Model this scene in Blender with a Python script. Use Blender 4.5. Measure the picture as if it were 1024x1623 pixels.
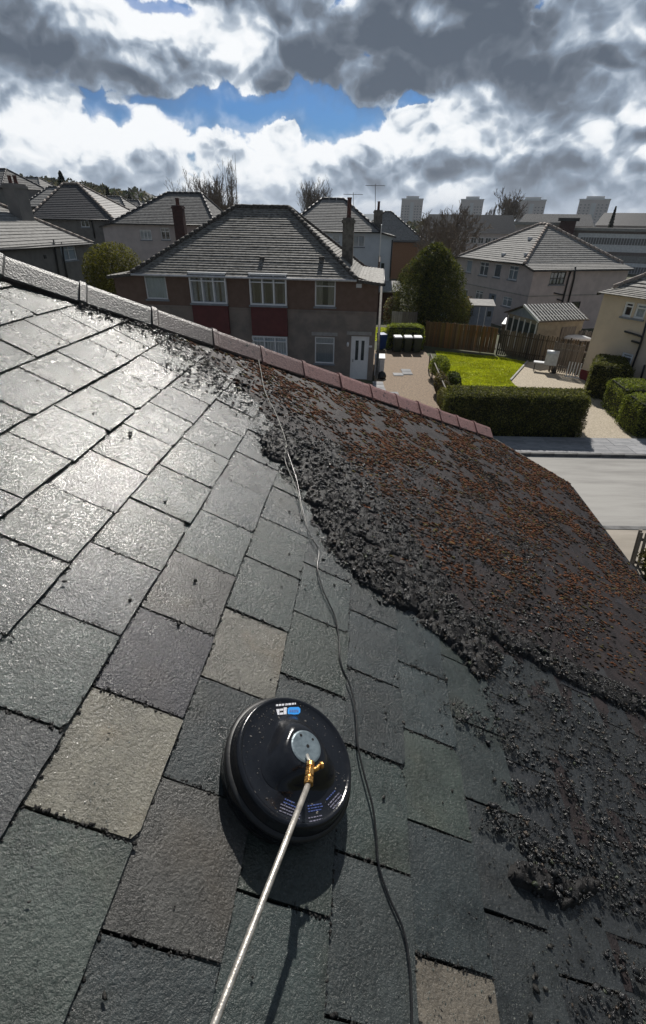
import bpy, math, random
import numpy as np
from mathutils import Vector, Matrix
random.seed(7); rng = np.random.default_rng(11)
R = math.radians
scene = bpy.context.scene
for o in list(bpy.data.objects): bpy.data.objects.remove(o)
col = scene.collection

# ------------------------------------------------------------------ camera
FPX, W0, H0 = 751.79, 1024.0, 1623.0
PITCH, ROLL, YAW, SLOPE = [R(a) for a in (31.4867, 1.0119, 4.5748, 27.8568)]
CAMZ, HPERP = 7.7, 1.25
FW = np.array([0, math.cos(PITCH), -math.sin(PITCH)]); _up = np.array([0, math.sin(PITCH), math.cos(PITCH)]); _rt = np.array([1., 0, 0])
CR = math.cos(ROLL) * _rt + math.sin(ROLL) * _up
CU = -math.sin(ROLL) * _rt + math.cos(ROLL) * _up
CAM = np.array([0, 0, CAMZ])
cd = bpy.data.cameras.new('camera'); cam = bpy.data.objects.new('camera', cd); col.objects.link(cam); scene.camera = cam
cd.sensor_fit = 'HORIZONTAL'; cd.sensor_width = 36; cd.lens = 36 * FPX / W0
cd.clip_start = 0.05; cd.clip_end = 20000
cam.matrix_world = Matrix([[CR[0], CU[0], -FW[0], 0], [CR[1], CU[1], -FW[1], 0], [CR[2], CU[2], -FW[2], CAMZ], [0, 0, 0, 1]])

# ------------------------------------------------------------------ light
SUN_AZ, SUN_EL = R(6.5), R(42.5)
SUNV = np.array([math.sin(SUN_AZ) * math.cos(SUN_EL), math.cos(SUN_AZ) * math.cos(SUN_EL), math.sin(SUN_EL)])
sd = bpy.data.lights.new('sun', 'SUN'); sd.energy = 5.0; sd.angle = R(0.6); sd.color = (1.0, 0.955, 0.89)
sun = bpy.data.objects.new('sun', sd); col.objects.link(sun)
sun.rotation_euler = Vector((-SUNV[0], -SUNV[1], -SUNV[2])).to_track_quat('-Z', 'Y').to_euler()
scene.view_settings.view_transform = 'Standard'; scene.view_settings.look = 'None'
scene.view_settings.exposure = 0.0; scene.view_settings.gamma = 1; scene.view_settings.use_curve_mapping = False
scene.render.engine = 'CYCLES'

class NT:
    """small helper for writing node graphs"""
    def __init__(s, tree): s.t = tree; s.n = tree.nodes; s.l = tree.links
    def node(s, typ, ins=None, **kw):
        n = s.n.new(typ)
        for k, v in kw.items(): setattr(n, k, v)
        for k, v in (ins or {}).items(): s.put(n.inputs[k], v)
        return n
    def put(s, sock, v):
        if isinstance(v, bpy.types.NodeSocket): s.l.new(v, sock)
        elif v is not None: sock.default_value = v
    def m(s, op, a, b=None, c=None, clamp=False):
        n = s.n.new('ShaderNodeMath'); n.operation = op; n.use_clamp = clamp
        s.put(n.inputs[0], a); s.put(n.inputs[1], b)
        if c is not None: s.put(n.inputs[2], c)
        return n.outputs[0]
    def v(s, op, a, b=None, out=0):
        n = s.n.new('ShaderNodeVectorMath'); n.operation = op
        s.put(n.inputs[0], a)
        if op == 'SCALE': s.put(n.inputs[3], b)
        else: s.put(n.inputs[1], b)
        return n.outputs[out]
    def mix(s, f, a, b, typ='RGBA', blend='MIX'):
        n = s.n.new('ShaderNodeMix'); n.data_type = typ
        if typ == 'RGBA': n.blend_type = blend; i = (6, 7); o = 2
        else: i = (2, 3); o = 0
        s.put(n.inputs[0], f); s.put(n.inputs[i[0]], a); s.put(n.inputs[i[1]], b)
        return n.outputs[o]
    def ss(s, x, lo, hi, a=0.0, b=1.0):
        n = s.n.new('ShaderNodeMapRange'); n.interpolation_type = 'SMOOTHSTEP'
        s.put(n.inputs[0], x); s.put(n.inputs[1], lo); s.put(n.inputs[2], hi); s.put(n.inputs[3], a); s.put(n.inputs[4], b)
        return n.outputs[0]
    def noise(s, vec, scale, detail=4, rough=.55, dist=0, out=0, lac=2.0):
        n = s.node('ShaderNodeTexNoise', {'Vector': vec, 'Scale': scale, 'Detail': detail, 'Roughness': rough, 'Distortion': dist, 'Lacunarity': lac})
        return n.outputs[out]

def azel(px, py):
    q = FW * FPX + CR * (px - 512) - CU * (py - 811.5); q = q / np.linalg.norm(q)
    return math.atan2(q[0], q[1]), math.asin(q[2])

def build_world():
    w = bpy.data.worlds.new('World'); scene.world = w; w.use_nodes = True
    N = NT(w.node_tree)
    for n in list(N.n): N.n.remove(n)
    out = N.n.new('ShaderNodeOutputWorld'); bg = N.n.new('ShaderNodeBackground'); N.l.new(bg.outputs[0], out.inputs[0])
    bg.inputs[1].default_value = 0.1
    sky = N.node('ShaderNodeTexSky', sky_type='NISHITA', sun_disc=False, sun_elevation=SUN_EL, sun_rotation=SUN_AZ, air_density=1.2, dust_density=1.2, ozone_density=2.0)
    tc = N.n.new('ShaderNodeTexCoord'); d = N.v('NORMALIZE', tc.outputs['Generated'])
    sep = N.node('ShaderNodeSeparateXYZ', {0: d})
    az = N.m('ARCTAN2', sep.outputs[0], sep.outputs[1]); el = N.m('ARCSINE', sep.outputs[2])
    # wobble the layout coordinates so the cloud masses get broken edges
    wob = N.noise(d, 6.0, 6, .62, out=1); wob = N.v('SUBTRACT', wob, (.5, .5, .5)); wob = N.v('SCALE', wob, .12)
    ae = N.v('ADD', N.node('ShaderNodeCombineXYZ', {0: az, 1: el, 2: 0.0}).outputs[0], wob)
    ae = N.v('MULTIPLY', ae, (1, 1, 0))
    def blobs(lst, p):
        tot = None
        for (x, y, sx, sy, a) in lst:
            a0, e0 = azel(x, y); k = 1.15 / FPX
            q = N.v('MULTIPLY', N.v('SUBTRACT', p, (a0, e0, 0)), (1 / (sx * k), 1 / (sy * k), 0))
            g = N.m('MULTIPLY', N.m('EXPONENT', N.m('MULTIPLY', N.v('DOT_PRODUCT', q, q, out=1), -1.0)), a)
            tot = g if tot is None else N.m('ADD', tot, g)
        return tot
    gaps = [(335, 178, 46, 27, 1.15), (420, 158, 60, 14, .95), (525, 190, 62, 25, 1.25), (580, 196, 24, 16, .7), (438, 196, 30, 18, -.8), (640, 188, 26, 14, -.6), (185, 172, 45, 18, .9), (655, 158, 30, 10, .9),
            (575, 108, 14, 16, .6), (270, -5, 60, 10, .8), (530, 5, 16, 16, .8), (850, -5, 20, 14, .8)]
    dark = [(250, 118, 130, 30, 1.0), (60, 40, 90, 50, .85), (330, 150, 60, 16, .6), (500, 90, 90, 55, 1.0), (640, 60, 70, 55, 1.0), (790, 70, 95, 58, 1.15), (960, 85, 110, 36, .95),
            (200, 150, 50, 10, .5), (60, 150, 60, 16, .5), (590, 130, 130, 20, .7), (860, 215, 42, 50, .75), (930, 296, 110, 14, .5), (330, 262, 60, 14, .35), (120, 250, 110, 14, .45), (560, 270, 150, 12, .4), (480, 215, 20, 22, .4),
            (900, 120, 110, 24, .6), (20, 110, 60, 24, .7), (700, 225, 50, 18, .4), (260, 300, 300, 10, .45), (800, 285, 220, 16, .5), (950, 250, 60, 20, .3)]
    bright = [(225, 25, 95, 22, .9), (385, 115, 22, 40, 1.0), (150, 25, 40, 30, .7), (545, 45, 14, 42, .7), (682, 36, 12, 12, .7), (890, 40, 30, 45, .7), (440, 190, 42, 20, .7), (640, 185, 30, 14, .7), (690, 180, 26, 14, .6),
              (500, 238, 150, 16, .8), (640, 240, 60, 16, .6), (60, 200, 70, 22, .5), (180, 210, 80, 20, .5), (980, 180, 40, 60, .4), (300, 215, 70, 22, .5), (750, 170, 40, 30, .5), (900, 180, 30, 14, .4),
              (400, 270, 60, 8, .5), (320, 60, 50, 40, .6), (100, 130, 60, 14, .4), (110, 205, 80, 18, .4), (250, 200, 40, 20, .4), (800, 150, 60, 12, .4), (1000, 30, 40, 20, .4)]
    G = blobs(gaps, ae); D = blobs(dark, ae); B = blobs(bright, ae)
    # billowing cloud structure in direction space
    cp = N.v('MULTIPLY', d, (1.0, 1.0, 1.35))
    wq = N.v('SCALE', N.v('SUBTRACT', N.noise(cp, 9.0, 3, .55, out=1), (.5, .5, .5)), .06)
    def dens(off, det):
        p = N.v('ADD', N.v('ADD', cp, wq), off)
        a = N.noise(p, 5.0, det, .55)
        tot = None
        for sc, am in ((8.0, .50), (19.0, .24), (43.0, .09)):
            n_ = N.m('MULTIPLY', N.m('ABSOLUTE', N.m('SUBTRACT', N.noise(p, sc, 1, .4), .5)), am * 2)
            tot = n_ if tot is None else N.m('ADD', tot, n_)
        return N.m('ADD', N.m('MULTIPLY', a, .75), tot)
    d0 = dens((0, 0, 0), 8); d1 = dens((.004, .0, .022), 5)
    emb = N.m('MULTIPLY', N.m('SUBTRACT', d0, d1), 8.0)
    cover = N.m('ADD', N.m('SUBTRACT', d0, .25), N.m('MULTIPLY', G, -.40))
    alpha = N.ss(cover, -.075, .05)
    alpha = N.m('MAXIMUM', alpha, N.m('MULTIPLY', N.ss(cover, -.30, .0), .30))
    big = N.noise(cp, 2.2, 3, .5)
    infr = N.m('MULTIPLY', N.ss(el, .27, .42, 1, 0), N.m('MULTIPLY', N.ss(az, .55, .8, 1, 0), N.ss(az, -.8, -.55)))
    gd = N.mix(infr, N.ss(big, .36, .60, .55, 1.35), N.m('MULTIPLY', D, .78), 'FLOAT')  # clouds out of view are made darker to cut the sky fill
    soft = N.m('SUBTRACT', 1.0, N.m('MULTIPLY', N.m('MINIMUM', gd, 1.0), .25))
    lit = N.m('ADD', N.m('ADD', .465, N.m('MULTIPLY', N.m('MULTIPLY', emb, soft), N.ss(el, .02, .12, .24, .43))), N.m('ADD', N.m('MULTIPLY', B, .50), N.m('MULTIPLY', gd, -.36)))
    lit = N.m('ADD', lit, N.m('MULTIPLY', N.m('MULTIPLY', N.m('SUBTRACT', d0, .58), soft), -.45))
    edge = N.m('MULTIPLY', N.ss(cover, .20, .02), N.ss(cover, -.04, .03)); lit = N.m('ADD', lit, N.m('MULTIPLY', edge, .30))
    # light scattered through the cloud round the sun
    sdot = N.v('DOT_PRODUCT', d, tuple(SUNV), out=1)
    lit = N.m('ADD', lit, N.m('MULTIPLY', N.ss(sdot, .90, 1.0), .05))
    lit = N.m('ADD', lit, N.ss(el, .17, .03, 0, .20))
    ramp = N.node('ShaderNodeValToRGB', {0: lit}); e = ramp.color_ramp.elements
    e[0].position = 0.0; e[0].color = (.95, 1.2, 1.6, 1)
    e[1].position = 1.0; e[1].color = (9.6, 9.8, 10.0, 1)
    for p, c in ((.22, (1.45, 1.75, 2.2)), (.45, (2.5, 3.1, 3.95)), (.64, (4.7, 5.4, 6.3)), (.80, (8.4, 8.8, 9.2))):
        x = e.new(p); x.color = (*c, 1)
    skc = N.v('MULTIPLY', sky.outputs[0], (.13, .30, .60))
    mixc = N.mix(alpha, skc, ramp.outputs[0])
    # pale haze at the horizon
    hz = N.ss(el, -.01, .06, .75, 0); mixc = N.mix(hz, mixc, (2.9, 3.5, 4.5, 1))
    mixc = N.mix(N.ss(el, -.02, -.10), mixc, (1.2, 1.3, 1.3, 1))
    N.l.new(mixc, bg.inputs[0])
    w.cycles.sampling_method = 'MANUAL'; w.cycles.sample_map_resolution = 512
build_world()

# ------------------------------------------------------------------ helpers
def unit(v): v = np.array(v, float); return v / np.linalg.norm(v)
def ray(px, py): return unit(FW * FPX + CR * (px - 512) - CU * (py - 811.5))
def ground(px, py, z=0.0): q = ray(px, py); return CAM + q * ((z - CAMZ) / q[2])
def at_y(px, py, y): q = ray(px, py); return CAM + q * (y / q[1])
def at_d(px, py, d): q = ray(px, py); return CAM + q * (d / math.hypot(q[0], q[1]))

MATS = {}
def mat(name, c1, c2=None, rough=.8, scale=6.0, bump=0.0, bscale=None, spec=.5, metal=0, detail=4, obj_color=False, coat=0, stretch=(1, 1, 1), attr=None, lo=.35, hi=.65, bdist=.01, rvar=0, trans=0):
    m = bpy.data.materials.new(name); m.use_nodes = True; N = NT(m.node_tree); b = N.n['Principled BSDF']
    tc = N.n.new('ShaderNodeTexCoord'); vec = N.v('MULTIPLY', tc.outputs['Object'], stretch)
    c2 = c2 or tuple(x * .75 for x in c1)
    f = N.ss(N.noise(vec, scale, detail, .6), lo, hi)
    cc = N.mix(f, (*c1, 1), (*c2, 1))
    if obj_color:
        oi = N.n.new('ShaderNodeObjectInfo'); cc = N.mix(1.0, cc, oi.outputs['Color'], blend='MULTIPLY')
    if attr:
        at = N.node('ShaderNodeAttribute', attribute_name=attr); cc = N.mix(1.0, cc, at.outputs['Color'], blend='MULTIPLY')
    N.l.new(cc, b.inputs['Base Color'])
    if rvar: N.l.new(N.m('ADD', rough - rvar / 2, N.m('MULTIPLY', N.noise(vec, scale * 1.7, 3), rvar)), b.inputs['Roughness'])
    else: b.inputs['Roughness'].default_value = rough
    b.inputs['Specular IOR Level'].default_value = spec; b.inputs['Metallic'].default_value = metal; b.inputs['Coat Weight'].default_value = coat
    if bump:
        bn = N.node('ShaderNodeBump', {'Strength': bump, 'Distance': bdist, 'Height': N.noise(vec, bscale or scale * 3, 4, .6)}); N.l.new(bn.outputs[0], b.inputs['Normal'])
    MATS[name] = m; return m

class MB:
    def __init__(s): s.v = []; s.f = []; s.mi = []
    def poly(s, pts, mi=0):
        i = len(s.v); s.v += [tuple(map(float, p)) for p in pts]; s.f.append(tuple(range(i, i + len(pts)))); s.mi.append(mi); return s
    def hexa(s, p, mi=0):      # 8 points: bottom 4, top 4
        i = len(s.v); s.v += [tuple(map(float, q)) for q in p]
        for f in ((0, 3, 2, 1), (4, 5, 6, 7), (0, 1, 5, 4), (1, 2, 6, 5), (2, 3, 7, 6), (3, 0, 4, 7)): s.f.append(tuple(i + k for k in f)); s.mi.append(mi)
        return s
    def box(s, x0, x1, y0, y1, z0, z1, mi=0):
        return s.hexa([(x0, y0, z0), (x1, y0, z0), (x1, y1, z0), (x0, y1, z0), (x0, y0, z1), (x1, y0, z1), (x1, y1, z1), (x0, y1, z1)], mi)
    def bar(s, a, b, w, h, up=(0, 0, 1), mi=0):
        a = np.array(a, float); b = np.array(b, float); d = unit(b - a); x = np.cross(d, up)
        x = unit(x) if np.linalg.norm(x) > 1e-6 else np.array([1., 0, 0]); y = np.cross(x, d); q = []
        for c in (a, b):
            for (i, j) in ((-1, -1), (1, -1), (1, 1), (-1, 1)): q.append(c + x * i * w / 2 + y * j * h / 2)
        return s.hexa(q, mi)
    def tube(s, pts, rad, n=8, mi=0, caps=True):
        pts = [np.array(p, float) for p in pts]; rad = rad if hasattr(rad, '__len__') else [rad] * len(pts)
        base = len(s.v); ref = None
        for k, p in enumerate(pts):
            d = unit(pts[min(k + 1, len(pts) - 1)] - pts[max(k - 1, 0)])
            if ref is None: ref = np.array([0, 0, 1.]) if abs(d[2]) < .9 else np.array([1., 0, 0])
            x = unit(np.cross(d, ref)); y = np.cross(d, x); ref = -y if False else ref
            for j in range(n):
                a = 2 * math.pi * j / n; s.v.append(tuple(p + rad[k] * (x * math.cos(a) + y * math.sin(a))))
        for k in range(len(pts) - 1):
            for j in range(n):
                a = base + k * n; s.f.append((a + j, a + (j + 1) % n, a + n + (j + 1) % n, a + n + j)); s.mi.append(mi)
        if caps:
            s.f.append(tuple(base + j for j in range(n))[::-1]); s.mi.append(mi)
            s.f.append(tuple(base + (len(pts) - 1) * n + j for j in range(n))); s.mi.append(mi)
        return s
    def lathe(s, prof, n=48, c=(0, 0, 0), mi=0, a0=0, a1=2 * math.pi):
        base = len(s.v); full = abs(a1 - a0 - 2 * math.pi) < 1e-6; m = n if full else n + 1
        for (r, z) in prof:
            for j in range(m):
                a = a0 + (a1 - a0) * j / n; s.v.append((c[0] + r * math.cos(a), c[1] + r * math.sin(a), c[2] + z))
        for k in range(len(prof) - 1):
            for j in range(n):
                a = base + k * m; j2 = (j + 1) % m
                s.f.append((a + j, a + j2, a + m + j2, a + m + j)); s.mi.append(mi)
        return s
    def mesh(s, name, mats, smooth=False):
        me = bpy.data.meshes.new(name); me.from_pydata(s.v, [], s.f); me.validate()
        for m in (mats if isinstance(mats, (list, tuple)) else [mats]): me.materials.append(MATS[m] if isinstance(m, str) else m)
        if any(s.mi): me.polygons.foreach_set('material_index', s.mi[:len(me.polygons)])
        if smooth: me.polygons.foreach_set('use_smooth', [True] * len(me.polygons))
        return me
    def build(s, name, mats, parent=None, smooth=False, kind=None, bevel=0):
        o = link(name, s.mesh(name, mats, smooth), parent)
        if kind: o['kind'] = kind
        if bevel:
            md = o.modifiers.new('bevel', 'BEVEL'); md.width = bevel; md.segments = 2; md.limit_method = 'ANGLE'
        return o

def link(name, me, parent=None, loc=None):
    o = bpy.data.objects.new(name, me); col.objects.link(o)
    if parent is not None: o.parent = parent
    if loc is not None: o.location = loc
    return o
def tag(o, label=None, cat=None, group=None, kind=None):
    if label: o['label'] = label
    if cat: o['category'] = cat
    if group: o['group'] = group
    if kind: o['kind'] = kind
    return o
def thing(name, label, cat, loc=(0, 0, 0), rz=0, group=None):
    o = bpy.data.objects.new(name, None); col.objects.link(o); o.location = tuple(float(x) for x in loc); o.rotation_euler = (0, 0, rz); o.empty_display_size = .2
    return tag(o, label, cat, group)

def np_mesh(name, V, F, mats, colr=None, smooth=False, parent=None, fmi=None):
    """V (n,3), F (m,k) arrays; colr (n,3) point colours"""
    me = bpy.data.meshes.new(name); V = np.asarray(V, np.float32); F = np.asarray(F, np.int32); k = F.shape[1]
    me.vertices.add(len(V)); me.vertices.foreach_set('co', V.ravel())
    me.loops.add(F.size); me.loops.foreach_set('vertex_index', F.ravel())
    me.polygons.add(len(F)); me.polygons.foreach_set('loop_start', np.arange(0, F.size, k, dtype=np.int32)); me.polygons.foreach_set('loop_total', np.full(len(F), k, np.int32))
    if smooth: me.polygons.foreach_set('use_smooth', np.ones(len(F), bool))
    for m in (mats if isinstance(mats, (list, tuple)) else [mats]): me.materials.append(MATS[m])
    if fmi is not None: me.polygons.foreach_set('material_index', np.asarray(fmi, np.int32))
    me.update(calc_edges=True)
    if colr is not None:
        a = me.color_attributes.new('Col', 'FLOAT_COLOR', 'POINT'); c = np.ones((len(V), 4), np.float32); c[:, :3] = colr; a.data.foreach_set('color', c.ravel())
    return link(name, me, parent)

_t = (1 + 5 ** .5) / 2
ICO_V = np.array([(-1, _t, 0), (1, _t, 0), (-1, -_t, 0), (1, -_t, 0), (0, -1, _t), (0, 1, _t), (0, -1, -_t), (0, 1, -_t), (_t, 0, -1), (_t, 0, 1), (-_t, 0, -1), (-_t, 0, 1)], float); ICO_V /= np.linalg.norm(ICO_V[0])
ICO_F = np.array([(0, 11, 5), (0, 5, 1), (0, 1, 7), (0, 7, 10), (0, 10, 11), (1, 5, 9), (5, 11, 4), (11, 10, 2), (10, 7, 6), (7, 1, 8), (3, 9, 4), (3, 4, 2), (3, 2, 6), (3, 6, 8), (3, 8, 9), (4, 9, 5), (2, 4, 11), (6, 2, 10), (8, 6, 7), (9, 8, 1)])
def scatter_blobs(name, P, S, mats, colr, jit=.25, rotmax=.5, smooth=False, parent=None, spin=True):
    n = len(P); V = np.repeat(ICO_V[None], n, 0) * (1 + rng.uniform(-jit, jit, (n, 12, 1))) + rng.uniform(-jit, jit, (n, 12, 3)) * .4
    if spin:
        q = rng.normal(size=(n, 4)); q /= np.linalg.norm(q, axis=1)[:, None]; w, x, y, z = q.T
        M = np.stack([1 - 2 * (y * y + z * z), 2 * (x * y - z * w), 2 * (x * z + y * w), 2 * (x * y + z * w), 1 - 2 * (x * x + z * z), 2 * (y * z - x * w), 2 * (x * z - y * w), 2 * (y * z + x * w), 1 - 2 * (x * x + y * y)], 1).reshape(n, 3, 3)
        V = np.einsum('nij,nkj->nki', M, V)
    V = V * S[:, None, :]
    a = rng.uniform(-rotmax, rotmax, n); c, s = np.cos(a)[:, None], np.sin(a)[:, None]
    V = np.stack([V[..., 0] * c - V[..., 1] * s, V[..., 0] * s + V[..., 1] * c, V[..., 2]], -1) + P[:, None, :]
    F = (ICO_F[None] + 12 * np.arange(n)[:, None, None]).reshape(-1, 3)
    return np_mesh(name, V.reshape(-1, 3), F, mats, np.repeat(colr, 12, 0), smooth, parent)

def leaf_quads(P, Nrm, size, tilt=.8, asp=.5):
    """one little leaf per point, roughly facing Nrm; returns V,F"""
    n = len(P); d = Nrm + rng.normal(size=(n, 3)) * tilt; d /= np.linalg.norm(d, axis=1)[:, None]
    a = np.cross(d, rng.normal(size=(n, 3))); a /= np.linalg.norm(a, axis=1)[:, None]; b = np.cross(d, a)
    s = (size * rng.uniform(.6, 1.3, n))[:, None]
    V = np.stack([P - a * s, P + b * s * asp, P + a * s, P - b * s * asp], 1)
    return V.reshape(-1, 3), np.arange(4 * n).reshape(n, 4)

def vnoise(x, y, seed=0):
    r = np.random.default_rng(seed).random((256, 256)); xi = np.floor(x).astype(int); yi = np.floor(y).astype(int); fx = x - xi; fy = y - yi
    fx = fx * fx * (3 - 2 * fx); fy = fy * fy * (3 - 2 * fy); g = lambda i, j: r[i % 256, j % 256]
    return (g(xi, yi) * (1 - fx) + g(xi + 1, yi) * fx) * (1 - fy) + (g(xi, yi + 1) * (1 - fx) + g(xi + 1, yi + 1) * fx) * fy
def fbm(x, y, o=4, seed=0): return sum(vnoise(x * 2 ** k, y * 2 ** k, seed + k) * .5 ** k for k in range(o)) / (2 - .5 ** (o - 1))

# ------------------------------------------------------------------ materials
mat('render_brown', (.175, .115, .088), (.145, .095, .072), .92, 3, .3, 60)
mat('render_grey', (.26, .22, .19), (.185, .160, .142), .92, 1.3, .3, 60)
mat('render_red', (.145, .045, .043), (.115, .038, .036), .9, 3)
mat('harl_grey', (.56, .495, .48), (.48, .425, .415), .95, 1.5, .4, 50)
mat('harl_dark', (.21, .20, .19), (.165, .158, .152), .95, 1.5, .3, 50)
mat('harl_cream', (.68, .57, .45), (.62, .52, .41), .95, 1.2, .4, 50)
mat('render_white', (.66, .71, .76), (.6, .65, .7), .9, 1.0, .1, 30)
mat('plinth_red', (.18, .025, .03), (.14, .02, .025), .8, 3)
mat('brick_orange', (.26, .14, .08), (.21, .11, .06), .9, 8, .2, 30)
mat('brick_red', (.075, .032, .028), (.045, .022, .02), .9, 8, .2, 30)
mat('school_wall', (.24, .20, .185), (.18, .15, .14), .9, 3)
mat('glass_dull', (.20, .19, .19), (.16, .16, .165), .4, 3)
mat('shed_beige', (.30, .27, .21), (.23, .205, .16), .85, 3)
mat('rib_grey', (.42, .42, .40), (.28, .28, .27), .8, 5)
mat('concrete', (.36, .35, .33), (.28, .27, .26), .9, 3, .2, 30)
mat('tile_mossy', (.235, .225, .205), (.10, .095, .085), .75, 5.0, .4, 18, lo=.40, hi=.62, stretch=(1, 1, 1.6), detail=6, rvar=.3)
mat('tile_grey', (.18, .178, .175), (.09, .09, .09), .85, 4, .3, 18, detail=6)
mat('tile_light', (.25, .245, .235), (.15, .147, .14), .85, 5, .3, 18, detail=6, lo=.42, hi=.7)
mat('tile_dark', (.055, .055, .060), (.035, .035, .04), .6, 4, .2, 18)
mat('tile_olive', (.26, .25, .18), (.14, .14, .11), .8, 3, .3, 18, detail=6)
mat('ridge_tile_dark', (.11, .10, .09), (.05, .045, .04), .85, 8, .3, 30)
mat('ridge_tile_pale', (.42, .38, .34), (.25, .2, .17), .85, 8, .3, 30)
mat('white_frame', (.78, .79, .80), (.72, .73, .74), .45, 3)
mat('frame_dark', (.05, .05, .05), (.03, .03, .03), .6, 3)
mat('curtain', (.85, .88, .90), (.62, .66, .68), .95, 6, stretch=(9, 9, .3))
mat('curtain_beige', (.58, .52, .44), (.36, .32, .27), .95, 6, stretch=(9, 9, .3))
mat('room_dark', (.03, .03, .032), (.02, .02, .022), .9, 3)
mat('pipe_black', (.025, .025, .027), (.02, .02, .02), .5, 3)
mat('metal_grey', (.3, .3, .31), (.22, .22, .23), .4, 5, metal=.8)
mat('stone_sill', (.25, .27, .30), (.2, .22, .24), .8, 4)
mat('chimney_render', (.19, .175, .15), (.10, .09, .08), .95, 5, .3, 40)
mat('chimney_pot', (.14, .06, .048), (.09, .045, .038), .9, 5)
mat('wood_brown', (.24, .145, .065), (.13, .08, .04), .85, 2.0, .3, 30, obj_color=True, stretch=(8, 8, .6))
mat('wood_grey', (.22, .20, .175), (.12, .11, .10), .9, 2.0, .3, 30, obj_color=True, stretch=(8, 8, .6))
mat('wood_dark', (.085, .068, .05), (.04, .033, .026), .9, 2.0, .3, 30, obj_color=True, stretch=(8, 8, .6))
mat('bark', (.13, .105, .085), (.08, .065, .05), .95, 6, .3, 30)
mat('bark_pale', (.21, .17, .13), (.13, .105, .085), .95, 6)
mat('leaf', (1, 1, 1), (.75, .75, .75), .65, 3, attr='Col', spec=.18)
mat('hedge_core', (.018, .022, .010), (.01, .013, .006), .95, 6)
mat('lawn', (.46, .48, .03), (.34, .38, .025), .85, 2.2, .6, 60, detail=7, lo=.3, hi=.7, bdist=.04)
mat('soil', (.075, .055, .04), (.045, .035, .025), .95, 4, .5, 40, bdist=.03)
mat('rough_ground', (.075, .085, .035), (.06, .055, .04), .95, .4, .4, 20, detail=7, bdist=.05)
mat('gravel_tan', (.50, .43, .33), (.30, .255, .19), .9, 14, .8, 40, detail=8, bdist=.02, lo=.3, hi=.7)
mat('gravel_brown', (.30, .22, .15), (.16, .12, .085), .9, 12, .8, 40, detail=8, bdist=.02, lo=.3, hi=.7)
mat('paving', (.30, .30, .31), (.20, .205, .215), .85, 1.2, .2, 30, detail=6, stretch=(1, 3, 1), obj_color=True)
mat('kerbstone', (.15, .15, .15), (.07, .07, .07), .8, 3, .3, 30)
mat('road', (.34, .33, .31), (.22, .212, .20), .85, .5, .25, 60, detail=8, stretch=(.35, 2.2, 1))
mat('path_far', (.36, .32, .27), (.27, .24, .20), .85, .8, .25, 40, detail=8, stretch=(.35, 2.2, 1))
mat('bin_green', (.02, .035, .022), (.015, .025, .016), .45, 3)
mat('bin_blue', (.02, .07, .25), (.015, .05, .2), .4, 3)
mat('lid_pale', (.62, .63, .63), (.5, .51, .52), .45, 5)
mat('white_plastic', (.75, .76, .77), (.62, .63, .65), .4, 4)
mat('shed_blue', (.25, .30, .38), (.20, .24, .31), .7, 3)
mat('tower_clad', (.56, .50, .48), (.52, .47, .45), .9, .05)
mat('tower_clad_light', (.60, .60, .60), (.55, .55, .55), .9, .05)
mat('roof_felt', (.06, .06, .065), (.04, .04, .045), .9, .2)
mat('glass_far', (.05, .065, .07), (.03, .04, .045), .15, 3)
mat('hill', (.05, .065, .07), (.035, .045, .05), 1, .004, detail=6)
mat('moss', (1, 1, 1), (.6, .6, .6), .9, 120, .8, 300, attr='Col', bdist=.004, spec=.25)
mat('sludge', (1, 1, 1), (.5, .5, .5), .42, 150, .8, 350, attr='Col', bdist=.004, rvar=.4, spec=.30)
mat('sludge_wet', (1, 1, 1), (.5, .5, .5), .26, 150, .8, 350, attr='Col', bdist=.004, rvar=.3, spec=.55)
mat('wet_grit', (1, 1, 1), (.8, .8, .8), .22, 200, attr='Col', spec=.6)
mat('grime', (.034, .026, .026), (.016, .0135, .0145), .58, 9, .8, 120, detail=7, bdist=.006, rvar=.3, spec=.25)
mat('mortar_dark', (.05, .04, .035), (.025, .02, .018), .95, 20, .6, 60)
mat('black_plastic', (.008, .009, .012), (.014, .015, .019), .17, 40, .25, 160, detail=6, lo=.55, hi=.8, bdist=.002, rvar=.25)
mat('black_rubber', (.012, .012, .013), (.02, .02, .02), .45, 30, .3, 120, bdist=.002)
mat('cable_black', (.012, .012, .013), (.02, .02, .02), .25, 30)
mat('cable_sheen', (.15, .155, .13), (.09, .095, .08), .4, 30)
mat('plate_steel', (.18, .225, .25), (.12, .155, .175), .42, 30, .15, 120, metal=.35, rvar=.2)
mat('brass', (.75, .42, .14), (.55, .28, .08), .28, 60, .2, 200, metal=1, rvar=.2)
mat('steel_lance', (.66, .62, .56), (.45, .42, .38), .38, 60, .15, 200, metal=.75, rvar=.2, stretch=(1, 1, .2))
mat('print_white', (.62, .62, .66), (.3, .3, .33), .5, 400, lo=.5, hi=.7)
mat('print_blue', (.02, .30, .80), (.02, .22, .62), .4, 300)
mat('print_dim_blue', (.09, .13, .36), (.04, .06, .16), .5, 400, lo=.4, hi=.6)
mat('print_grey', (.26, .25, .33), (.08, .08, .11), .5, 400, lo=.45, hi=.6)
mat('void', (.006, .006, .006), (.004, .004, .004), .95, 5)
mat('gutter_white', (.6, .6, .62), (.45, .45, .47), .4, 5)
mat('blossom', (.7, .55, .5), (.6, .45, .42), .8, 5)

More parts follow.
